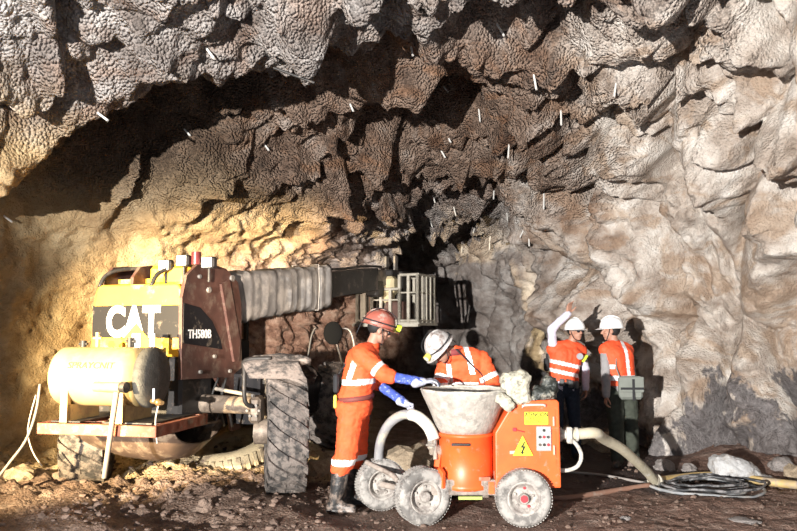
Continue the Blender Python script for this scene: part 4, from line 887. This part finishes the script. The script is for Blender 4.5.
hat_dirty = mat('dirty white helmet', (.55, .52, .50), .5, var=.15, dirt=(.25, .2, .18), dirt_amt=.4, dscale=14)
hair = mat('black hair', (.01, .009, .008), .7)
darkc = mat('dark fabric', (.02, .02, .022), .8)
limey = mat('lime plastic', (.55, .70, .05), .4)
whitem = mat('eye white', (.7, .7, .68), .3)

def basis(fwd, up):
    """columns: right, forward, up of a head"""
    f = Vector(fwd).normalized(); u = Vector(up); r = f.cross(u).normalized(); u = r.cross(f).normalized()
    return Matrix((r, f, u)).transposed()
def hand(b, w, d, pn, curl=.4, side=1, s=1., point=False):
    """palm and five bent fingers; d: from wrist to knuckles, pn: palm normal (fingers curl towards it)"""
    w = Vector(w); d = Vector(d).normalized(); pn = (Vector(pn)-d*Vector(pn).dot(d)).normalized(); sd = d.cross(pn)*side
    for k in (-1.5, -.5, .5, 1.5): b.cap(w+d*.01*s+sd*k*.010*s, w+d*.085*s+sd*k*.0195*s, .0165*s, .0125*s, 8)
    Ls = [.062, .074, .080, .070]
    for i, k in enumerate((1.5, .5, -.5, -1.5)):
        L = Ls[3-i] if i != 3 else .060; L = (.070, .078, .073, .058)[i]
        p = w+d*.088*s+sd*k*.0205*s; c = curl*(1+.12*i)
        if point and i == 0: c = .1
        a = 0; q = p
        for j, fr in enumerate((.45, .32, .23)):
            a += c*(.9 if j == 0 else 1.1); dd = (d*math.cos(a)+pn*math.sin(a)+sd*k*.04).normalized()
            e = q+dd*L*fr*s*1.1; b.cap(q, e, (.0098-.0008*j)*s, (.0092-.0008*j)*s, 8); q = e
    t0 = w+d*.03*s+sd*.026*s; t1 = t0+(d*.5+sd*.75+pn*.35).normalized()*.042*s; t2 = t1+(d*.85+sd*.25+pn*.5).normalized()*.032*s; t3 = t2+(d*.9+pn*.5).normalized()*.024*s
    b.cap(t0, t1, .014*s, .0115*s, 8).cap(t1, t2, .0112*s, .010*s, 8).cap(t2, t3, .0098*s, .0085*s, 8)
def head_into(b, c, H, s=1.):
    """skull, jaw, nose, ears, lips around centre c; H columns right/forward/up"""
    c = Vector(c); X = lambda x, y, z: c+H @ (Vector((x, y, z))*s)
    b.ell(X(0, -.012, .025), (.077*s, .095*s, .092*s), H, 18).ell(X(0, .022, -.035), (.060*s, .068*s, .075*s), H, 16).ell(X(0, .055, -.088), (.028*s, .024*s, .022*s), H, 12)
    b.cap(X(0, .090, .012), X(0, .108, -.022), .009*s, .014*s, 10).ell(X(.010, .098, -.026), (.009*s, .009*s, .008*s), H, 8).ell(X(-.010, .098, -.026), (.009*s, .009*s, .008*s), H, 8)
    b.cap(X(-.032, .078, .024), X(.032, .078, .024), .012*s, None, 8)
    b.ell(X(0, .082, -.052), (.024*s, .012*s, .006*s), H, 8).ell(X(0, .080, -.062), (.020*s, .012*s, .007*s), H, 8)
    for sg in (-1, 1): b.ell(X(sg*.078, -.005, -.005), (.010*s, .020*s, .031*s), H, 10); b.ell(X(sg*.042, .062, -.012), (.02*s, .02*s, .018*s), H, 10)
    for sg in (-1, 1): b.ell(X(sg*.031, .079, .007), (.012*s, .010*s, .008*s), H, 8)
def face_bits(c, H, par, glasses=False):
    c = Vector(c); X = lambda x, y, z: c+H @ Vector((x, y, z))
    for sg in (-1, 1):
        e = B().ell(X(sg*.031, .0855, .008), (.010, .0045, .0055), H, 8).obj('eye', whitem, par)
        B().ell(X(sg*.031, .0895, .008), (.0045, .002, .0045), H, 8).obj('pupil', hair, e)
        B().cap(X(sg*.018, .091, .026), X(sg*.046, .083, .026), .004, .003, 6).obj('eyebrow', hair, par)
    B().cap(X(-.018, .0915, -.057), X(.018, .0915, -.057), .0028, None, 6).obj('mouth', mat('lips', (.25, .07, .06), .6), par)
    if glasses:
        b = B(); b.tube([X(-.08, .0, .012), X(-.07, .075, .012), X(0, .103, .012), X(.07, .075, .012), X(.08, .0, .012)], .0045, 6)
        for sg in (-1, 1): b.ell(X(sg*.032, .096, .004), (.028, .008, .020), H, 10)
        b.obj('safety_glasses', mat('dark lens', (.02, .02, .025), .15), par)
def helmet(c, H, m, par, lamp=None, strap=True, brim='front', nape=True):
    c = Vector(c); X = lambda x, y, z: c+H @ Vector((x, y, z)); b = B(); R = []
    for k in range(0, 10):
        t = k/9*PI/2; rr = math.cos(t)**.85 if k < 9 else .02; R.append([X(math.cos(a)*.118*rr, -.012+math.sin(a)*.142*rr, .040+.132*math.sin(t)+(.006*abs(math.cos(a))**6 if 2 < k < 8 else 0)) for a in [2*PI*j/40 for j in range(40)]])
    Q = []
    for (w_, z_, ex) in ((.99, .038, 1), (1.02, .032, 1.), (1.12, .024, 1.0), (1.13, .028, 1.0)):
        r_ = []
        for j in range(40):
            a = 2*PI*j/40; f = max(0, math.sin(a)); k_ = w_+(w_-1)*.9*f**1.5*2.2
            r_.append(X(math.cos(a)*.118*w_, -.012+math.sin(a)*.142*k_, z_-.012*f*(w_ > 1.05)))
        Q.append(r_)
    b.rings(Q[::-1]+R, True); h = b.obj('helmet', m, par)
    rid = B().tube([X(0, .105, .115), X(0, .06, .158), X(0, -.012, .177), X(0, -.09, .155), X(0, -.135, .10)], .010, 8).obj('helmet_ridge', m, h)
    if strap:
        B().tube([X(-.083, .01, .03), X(-.082, .025, -.03), X(-.055, .045, -.09), X(0, .055, -.115), X(.055, .045, -.09), X(.082, .025, -.03), X(.083, .01, .03)], .0045, 6).obj('chin_strap', darkc, h)
    if lamp:
        B().tube([X(math.cos(a)*.122, -.012+math.sin(a)*.147, .062) for a in [2*PI*j/24 for j in range(25)]], .007, 6, sub=1).obj('lamp_strap', darkc, h)
        l = B().cyl(X(0, .135, .066), X(0, .175, .062), .030, .034, 16).obj('cap_lamp', lamp, h)
        B().cyl(X(0, .172, .062), X(0, .179, .062), .026, n=16).obj('lamp_glass', mat('clear lamp glass', (.8, .8, .6), .1), l)
        B().tube([X(.02, .14, .085), X(.06, .09, .15), X(.05, -.05, .18), X(.03, -.15, .07), X(.02, -.18, -.08)], .004, 6).obj('lamp_cord', darkc, h)
    return h
def boot(par, ankle, toe_dir, h=.33, m=None, low=False, tilt=(0, 0, 0), r=.062):
    m = m or rubber; a = Vector(ankle); t = Vector(toe_dir).normalized(); g = Vector((a.x, a.y, a.z-.085)); top = a+Vector(tilt)*h+Vector((0, 0, h))
    b = B(); b.cap(g-t*.045+Vector((0, 0, .045)), g+t*.05+Vector((0, 0, .055)), .047, .045).cap(g+t*.05+Vector((0, 0, .042)), g+t*.145+Vector((0, 0, .036)), .045, .036)
    b.cap(g-t*.02+Vector((0, 0, .06)), a+(top-a)*.5, .05, r*.98).cap(a+(top-a)*.5, top, r*.98, r*1.08)
    b.box(g+t*.045+Vector((0, 0, .012)), (.27, .085, .024), Matrix.Rotation(math.atan2(t.y, t.x), 3, 'Z'), bev=.01)
    o = b.obj('boot', m, par); remesh(o, .009, 3); return o
def wrinkle(amp, sc=(11, 11, 16), seed=0):
    def f(a): return (fbm(a*np.array(sc)+seed, 3, seed, .5, True))*amp
    return f
def band_fn(bands, a_default=0):
    """bands: list of callables(c, n)->bool mask, slot"""
    def f(c, n):
        m = np.full(len(c), a_default)
        for fn, s_ in bands: m[fn(c, n)] = s_
        return m
    return f
def along(p, q, c):
    p = np.array(p); q = np.array(q); d = q-p; L = np.linalg.norm(d); t = ((c-p)@d)/L; rad = np.linalg.norm((c-p)-np.outer(t, d/L), axis=1); return t, rad

def joints(root, J):
    R = Vector(root); return {k: R+Vector(v) for k, v in J.items()}
def skeleton(b, J, H, k=1., hands=None, legs=True):
    """the bare body as one surface"""
    head_into(b, J['head'], H)
    b.cap(J['neck'], J['head']+H @ Vector((0, -.015, -.03)), .056*k, .052*k)
    b.cap(J['chest'], J['belly'], .115*k, .11*k).cap(J['belly'], J['pelvis'], .11*k, .12*k)
    for s_ in 'ab':
        b.cap(J['neck'], J['sh'+s_], .055*k, .055*k).cap(J['chest'], J['sh'+s_], .09*k, .055*k)
        b.cap(J['sh'+s_], J['el'+s_], .046*k, .038*k).cap(J['el'+s_], J['wr'+s_], .037*k, .026*k)
        if legs: b.cap(J['pelvis'], J['hip'+s_], .10, .085).cap(J['hip'+s_], J['kn'+s_], .078*k, .052*k).cap(J['kn'+s_], J['an'+s_], .05*k, .036*k).cap(J['an'+s_], J['an'+s_]+Vector((0, 0, -.05)), .036, .034)
def torso(b, J, k=1., w=.02, hipr=.14, legs=False, sleeves=True, slv=1.):
    ch, be, pe = J['chest'], J['belly'], J['pelvis']; sa, sb = J['sha'], J['shb']; sx = (sb-sa).normalized()
    for t in (-.5, 0, .5):
        b.cap(ch+sx*.13*t+Vector((0, 0, .03)), be+sx*.10*t, (.115+w)*k, (.105+w)*k)
        b.cap(be+sx*.10*t, pe+sx*.10*t, (.105+w)*k, hipr*k)
    b.cap(J['neck']-Vector((0, 0, .015)), (sa*.75+J['neck']*.25), .055+w, .06+w).cap(J['neck']-Vector((0, 0, .015)), (sb*.75+J['neck']*.25), .055+w, .06+w)
    for s_ in (sa, sb): b.cap(ch+(s_-ch)*.4, s_, .09+w, .055+w)
    if sleeves:
        for s_ in 'ab': b.cap(J['sh'+s_], J['el'+s_], .055+w*slv, .047+w*slv).cap(J['el'+s_], J['cu'+s_] if 'cu'+s_ in J else J['wr'+s_], .047+w*slv, .04+w*slv)
def trouser(b, J, w=.02, to='an', f=1.):
    for s_ in 'ab':
        b.cap(J['pelvis'], J['hip'+s_], .12, .095+w).cap(J['hip'+s_], J['kn'+s_], (.088+w)*f, (.066+w)*f).cap(J['kn'+s_], J[to+s_], (.066+w)*f, (.056+w)*f)

# --- worker in coveralls at the hopper (faces right, seen from behind his right side) ---
root = (-.545, 6.92, gh(-.545, 6.92))
w1 = thing('person', root, 'person in orange coveralls and dusty red helmet reaching to the hopper rim', 'person')
J = joints(root, dict(head=(.365, .04, 1.625), neck=(.285, .03, 1.46), chest=(.215, .05, 1.31), belly=(.165, .05, 1.10), pelvis=(.135, .05, .95), sha=(.205, -.12, 1.415), shb=(.225, .22, 1.41),
    ela=(.42, -.20, 1.235), cua=(.47, -.205, 1.222), wra=(.745, -.22, 1.175), elb=(.335, .20, 1.15), cub=(.35, .19, 1.13), wrb=(.60, .04, .965),
    hipa=(.12, -.05, .90), hipb=(.15, .16, .90), kna=(.075, -.07, .50), knb=(.155, .20, .50), ana=(-.01, -.07, .10), anb=(.10, .22, .10)))
J['cuffa'] = J['ana']+Vector((.035, 0, .30)); J['cuffb'] = J['anb']+Vector((.02, 0, .30))
H = basis((.95, .18, -.28), (.2, 0, 1))
b = B(); skeleton(b, J, H); o = b.obj('body', skin, w1); remesh(o, .0075, 2)
face_bits(J['head'], H, w1, True)
hc = J['head']; B().ell(hc+H @ Vector((0, -.03, .03)), (.082, .088, .085), H, 18).obj('hair', hair, w1)
helmet(hc+Vector((0, 0, .005)), H*1.09, hat_red, w1, limey)
b = B(); torso(b, J, 1.08, .034, .166); trouser(b, J, .034, 'cuff', 1.06); cov = b.obj('coveralls', [hivis, refl], w1); 
o0 = np.array(w1.location); nz = wrinkle(.011, (9, 9, 17), 3)
remesh(cov, .010, 4, .5, lambda a: nz(a)-.022*np.exp(-(((a[:, 2]-1.01))/.022)**2)*(np.abs(a[:, 0]-.15) < .25))
def L1(c):
    t, r = along(J['sha']-w1.location, J['ela']-w1.location, c); return (np.abs(t-.215) < .021) & (r < .11)
def L1b(c):
    t, r = along(J['shb']-w1.location, J['elb']-w1.location, c); return (np.abs(t-.20) < .021) & (r < .11)
armr = lambda c: along(J['sha']-w1.location, J['ela']-w1.location, c)[1] > .098
facemat(cov, band_fn([(lambda c, n: (np.abs(c[:, 2]-(1.165+.05*(c[:, 0]-.2))) < .026) & ((c[:, 0] < .33)), 1), (lambda c, n: (np.abs(c[:, 0]-(.135+.35*(c[:, 2]-1.3))) < .026) & (c[:, 2] > 1.17) & (c[:, 1] < .05) & (c[:, 2] < 1.47) & armr(c) & (c[:, 0] < .2), 1),
    (lambda c, n: L1(c), 1), (lambda c, n: L1b(c), 1), (lambda c, n: (np.abs(c[:, 2]-(.455)) < .026), 1)]))
bt = B(); bt.rings([[J['belly']+Vector((-.015+math.cos(a)*.172, math.sin(a)*.225, -.085+dz+.02*math.cos(a))) for a in [2*PI*k/40 for k in range(40)]] for dz in (-.022, .022)], True); bt.obj('belt', mat('red brown belt', (.2, .05, .04), .7), w1)
B().box(J['belly']+Vector((-.185, -.1, .05)), (.05, .1, .17), bev=.015).obj('lamp_battery', darkc, w1)
B().box(J['belly']+Vector((-.19, -.13, -.11)), (.03, .05, .12), bev=.01).obj('tag', mat('yellow tag', (.7, .6, .1), .6), w1)
B().tube([J['neck']+Vector((-.12, -.1, .0)), J['chest']+Vector((-.16, -.12, .0)), J['belly']+Vector((-.17, -.1, .12))], .006, 6).obj('battery_cord', darkc, w1)
for s_, d_, pn, cl in (('a', (.95, .1, .12), (0, .2, -1), .35), ('b', (.8, -.5, -.35), (-.2, -.6, -.6), .8)):
    b = B(); b.cap(J['cu'+s_], J['wr'+s_], .050, .042); sl = b.obj('sleeve', bluem, w1); remesh(sl, .008, 2, .5, wrinkle(.006, (20, 20, 20), 5))
    b = B(); hand(b, J['wr'+s_], d_, pn, cl, 1, 1.12); b.cap(J['wr'+s_]-Vector(d_).normalized()*.05, J['wr'+s_]+Vector(d_).normalized()*.02, .047, .036); g_ = b.obj('glove', glove_m, w1); remesh(g_, .0055, 1)
boot(w1, J['ana'], (.9, -.12, 0), .30, tilt=(.12, 0, 0), r=.075); boot(w1, J['anb'], (.95, .1, 0), .30, tilt=(.05, 0, 0), r=.075)
bt_ = J['neck']; b = B(); b.rings([[bt_+Vector((math.cos(a)*.085, math.sin(a)*.085, z_+.02*math.cos(a))) for a in [2*PI*k/24 for k in range(24)]] for z_ in (-.02, .035)], True); b.obj('collar', hivis, w1)

# --- worker bending behind the hopper ---
root = (.58, 7.42, gh(.58, 7.42))
w2 = thing('person', root, 'person in orange coveralls and dirty white helmet bending behind the hopper', 'person')
J = joints(root, dict(head=(-.17, -.16, 1.44), neck=(-.03, -.07, 1.42), chest=(.08, .02, 1.26), belly=(.12, .09, 1.06), pelvis=(.12, .14, .90), sha=(-.12, .02, 1.30), shb=(.235, -.03, 1.35),
    ela=(-.19, -.12, 1.05), wra=(-.10, -.34, .98), elb=(.35, -.08, 1.10), wrb=(.30, -.28, .99), hipa=(.02, .14, .86), hipb=(.22, .14, .86), kna=(.0, .05, .47), knb=(.24, .05, .47), ana=(.0, .14, .10), anb=(.24, .14, .10)))
J['cuffa'] = J['ana']+Vector((0, 0, .30)); J['cuffb'] = J['anb']+Vector((0, 0, .30))
H = basis((-.50, -.42, -.62), (-.55, -.25, .75))
b = B(); skeleton(b, J, H); 
for s_, d_ in (('a', (.3, -.8, .1)), ('b', (-.2, -.8, .1))): hand(b, J['wr'+s_], d_, (0, 0, -1), .6, 1)
o = b.obj('body', skin, w2); remesh(o, .0075, 2); face_bits(J['head'], H, w2)
B().ell(J['head']+H @ Vector((0, -.03, .03)), (.082, .088, .085), H, 18).obj('hair', hair, w2)
helmet(J['head'], H*1.07, hat_dirty, w2, mat('yellow lamp body', (.75, .60, .12), .4))
b = B(); torso(b, J, 1.05, .03, .165); trouser(b, J, .03, 'cuff'); cov = b.obj('coveralls', [hivis, refl], w2); remesh(cov, .010, 4, .5, wrinkle(.011, (9, 9, 15), 7))
def LL(Jn, a_, b_, t0, hw, w, rmax=.115):
    def f(c, n):
        t, r = along(Jn[a_]-w.location, Jn[b_]-w.location, c); return (np.abs(t-t0) < hw) & (r < rmax)
    return f
Jr = {k: v-w2.location for k, v in J.items()}
facemat(cov, band_fn([(LL(J, 'shb', 'elb', .19, .024, w2), 1), (LL(J, 'sha', 'ela', .17, .024, w2), 1),
    (lambda c, n: (np.abs(c[:, 0]-(.115-.25*(c[:, 2]-1.3))) < .026) & (c[:, 2] > 1.20) & (c[:, 1] < .12), 1), (lambda c, n: (np.abs(c[:, 0]+.085+.1*(c[:, 2]-1.2)) < .024) & (c[:, 2] > 1.1) & (c[:, 2] < 1.3) & (c[:, 1] < 0), 1), (lambda c, n: (np.abs(c[:, 2]-1.10) < .024) & (c[:, 0] < .2), 1), (lambda c, n: np.abs(c[:, 2]-.455) < .026, 1)]))
B().tube([J['neck']+Vector((.0, -.12, .03)), J['chest']+Vector((.03, -.17, .05)), J['belly']+Vector((.12, -.18, .12)), J['belly']+Vector((.14, -.17, -.05))], .007, 6).obj('lamp_cord', darkc, w2)
b = B(); n_ = J['neck']; b.rings([[n_+Vector((-.01, -.01, 0))+basis((-.7, -.5, -.1), (-.3, -.2, .9)) @ Vector((math.cos(a)*.088, math.sin(a)*.088, z_)) for a in [2*PI*k/24 for k in range(24)]] for z_ in (-.03, .03)], True); b.obj('collar', mat('dark red collar', (.22, .04, .04), .8), w2)
boot(w2, J['ana'], (-.4, -.9, 0), .30, r=.075); boot(w2, J['anb'], (.1, -.95, 0), .30, r=.075)

# --- man with raised arm ---
root = (2.07, 9.45, gh(2.07, 9.45))
w3 = thing('person', root, 'person in white helmet, orange vest and jeans raising a bare hand', 'person')
J = joints(root, dict(head=(.145, -.03, 1.60), neck=(.085, .0, 1.44), chest=(.03, .0, 1.27), belly=(-.01, .0, 1.07), pelvis=(.0, .02, .92), sha=(-.14, -.02, 1.38), shb=(.22, .06, 1.36),
    ela=(-.165, -.10, 1.64), wra=(.02, -.17, 1.82), elb=(.30, .12, 1.12), wrb=(.27, .02, .90), hipa=(-.10, .0, .87), hipb=(.10, .05, .87), kna=(-.10, -.03, .48), knb=(.13, .03, .48), ana=(-.11, .03, .10), anb=(.15, .08, .10)))
H = basis((.42, -.86, .06), (.0, 0, 1))
b = B(); skeleton(b, J, H); hand(b, J['wra'], (.18, -.12, .95), (.5, -.7, .2), .28, 1, 1.05, True); hand(b, J['wrb'], (0, -.1, -.95), (-1, 0, 0), .4, 1)
o = b.obj('body', skin, w3); remesh(o, .0075, 2); face_bits(J['head'], H, w3, True)
B().ell(J['head']+H @ Vector((0, -.035, .02)), (.080, .080, .085), H, 18).obj('hair', hair, w3)
helmet(J['head'], H, hat_white, w3)
b = B(); torso(b, J, .92, .014, .13, slv=.6); o = b.obj('shirt', shirt_l, w3); remesh(o, .010, 3, .5, wrinkle(.008, (11, 11, 14), 11))
b = B(); torso(b, J, 1.0, .032, .15, sleeves=False); o = b.obj('vest', [vest_m, refl], w3); remesh(o, .010, 3, .5, wrinkle(.008, (10, 10, 14), 12))
b0 = lambda z0, k=0.: (lambda c, n: (np.abs(c[:, 2]-(z0-.22*(c[:, 0])+k)) < .024))
bm = bmesh.new(); bm.from_mesh(o.data); 
bmesh.ops.delete(bm, geom=[v for v in bm.verts if v.co.z < .98-.12*v.co.x], context='VERTS'); bm.to_mesh(o.data); bm.free()
facemat(o, band_fn([(b0(1.20), 1), (b0(1.09), 1), (lambda c, n: (np.abs(c[:, 0]-(.02+.30*(c[:, 2]-1.2))) < .0) & (c[:, 2] > 1.2), 1)]))
b = B(); trouser(b, J, .012, 'an'); b.cap(J['belly'], J['pelvis'], .125, .14); o = b.obj('jeans', denim, w3); remesh(o, .011, 3, .5, wrinkle(.008, (9, 9, 16), 13))
b = B(); b.rings([[J['pelvis']+Vector((math.cos(a)*.165, math.sin(a)*.15, .07+dz-.03*math.cos(a))) for a in [2*PI*k/36 for k in range(36)]] for dz in (-.035, .035)], True); belt = b.obj('tool_belt', darksteel, w3)
for a in (-2.4, -1.9, -1.3, -.8): B().box(J['pelvis']+Vector((math.cos(a)*.18, math.sin(a)*.165, .05-.03*math.cos(a))), (.06, .05, .09), Matrix.Rotation(a+PI/2, 3, 'Z'), bev=.01).obj('belt_pouch', mat('grey pouch', (.10, .10, .10), .7), belt)
B().cyl(J['chest']+Vector((.13, -.15, .03)), J['chest']+Vector((.13, -.175, .03)), .04, n=16).obj('badge', mat('grey badge', (.35, .36, .38), .4), w3)
B().box(J['chest']+Vector((.20, -.13, .0)), (.03, .02, .10), Matrix.Rotation(.6, 3, 'Y')).obj('pen', limey, w3)
B().box(J['belly']+Vector((-.21, .0, .12)), (.06, .08, .16), bev=.015).box(J['belly']+Vector((-.20, .0, .22)), (.03, .03, .08)).obj('radio', darkc, w3)
for s_ in 'ab': boot(w3, J['an'+s_], (.2, -.95, 0), .06, mat('dark leather boot', (.03, .026, .022), .6, dirt=(.2, .15, .12), dirt_amt=.4), r=.058)

# --- man seen from behind with the bag ---
root = (2.65, 9.12, gh(2.65, 9.12))
w4 = thing('person', root, 'person with back turned in white helmet and orange vest, grey bag at hip', 'person')
J = joints(root, dict(head=(-.075, .02, 1.61), neck=(-.03, .02, 1.45), chest=(-.005, .0, 1.28), belly=(.02, .0, 1.06), pelvis=(.03, .0, .92), sha=(-.165, -.05, 1.385), shb=(.15, .12, 1.38),
    ela=(-.185, -.12, 1.10), wra=(-.20, -.18, .86), elb=(.21, .16, 1.10), wrb=(.19, .10, .88), hipa=(-.07, -.03, .87), hipb=(.12, .05, .87), kna=(-.05, -.04, .48), knb=(.15, .04, .48), ana=(-.04, -.02, .10), anb=(.17, .07, .10)))
H = basis((-.93, .22, -.02), (0, 0, 1))
b = B(); skeleton(b, J, H); hand(b, J['wra'], (-.15, -.1, -.95), (1, 0, 0), .5, 1); hand(b, J['wrb'], (0, -.1, -.95), (-1, 0, 0), .4, 1)
o = b.obj('body', skin, w4); remesh(o, .0075, 2); face_bits(J['head'], H, w4)
B().ell(J['head']+H @ Vector((0, -.03, .02)), (.080, .085, .088), H, 18).obj('hair', hair, w4)
helmet(J['head']+Vector((0, 0, .01)), H, hat_white, w4)
b = B(); torso(b, J, .95, .012, .13, slv=.9); o = b.obj('shirt', shirt_g, w4); remesh(o, .010, 3, .5, wrinkle(.008, (11, 11, 14), 15))
b = B(); torso(b, J, 1.04, .03, .15, sleeves=False); o = b.obj('vest', [vest_m, refl], w4); remesh(o, .010, 3, .5, wrinkle(.008, (10, 10, 14), 16))
bm = bmesh.new(); bm.from_mesh(o.data); bmesh.ops.delete(bm, geom=[v for v in bm.verts if v.co.z < .96], context='VERTS'); bm.to_mesh(o.data); bm.free()
facemat(o, band_fn([(lambda c, n: (np.abs(c[:, 2]-1.055) < .026), 1), (lambda c, n: (np.abs(c[:, 0]-(.075-.10*(c[:, 2]-1.3))) < .024) & (c[:, 2] > 1.06) & (c[:, 1] < .05), 1), (lambda c, n: (np.abs(c[:, 2]-1.19) < .022) & (c[:, 0] < -.08), 1)]))
b = B(); trouser(b, J, .022, 'an', 1.08); b.cap(J['belly'], J['pelvis'], .13, .15); o = b.obj('trousers', greenp, w4); remesh(o, .011, 3, .5, wrinkle(.010, (9, 9, 14), 17))
for s_ in 'ab': boot(w4, J['an'+s_], (-.4, -.8, 0), .06, mat('dark leather boot', (0, 0, 0)), r=.058)
bagm = mat('grey green canvas', (.20, .215, .19), .85, var=.12)
bg = tag(B().box((2.73, 8.915, .95), (.28, .10, .27), bev=.03).box((2.73, 8.86, .99), (.285, .02, .18), bev=.008).obj('shoulder_bag', bagm), 'grey green shoulder bag with dark cross strap at the hip of the right-hand man', 'bag')
bg = rebase(bg)
B().box((2.745, 8.845, .93), (.026, .012, .25)).box((2.73, 8.843, .945), (.27, .012, .026)).obj('cross_strap', darkc, bg)
B().tube([(2.61, 8.90, 1.06), (2.57, 8.92, 1.2), (2.61, 9.0, 1.38), (2.67, 9.08, 1.44)], .008, 6).obj('shoulder_strap', bagm, bg)
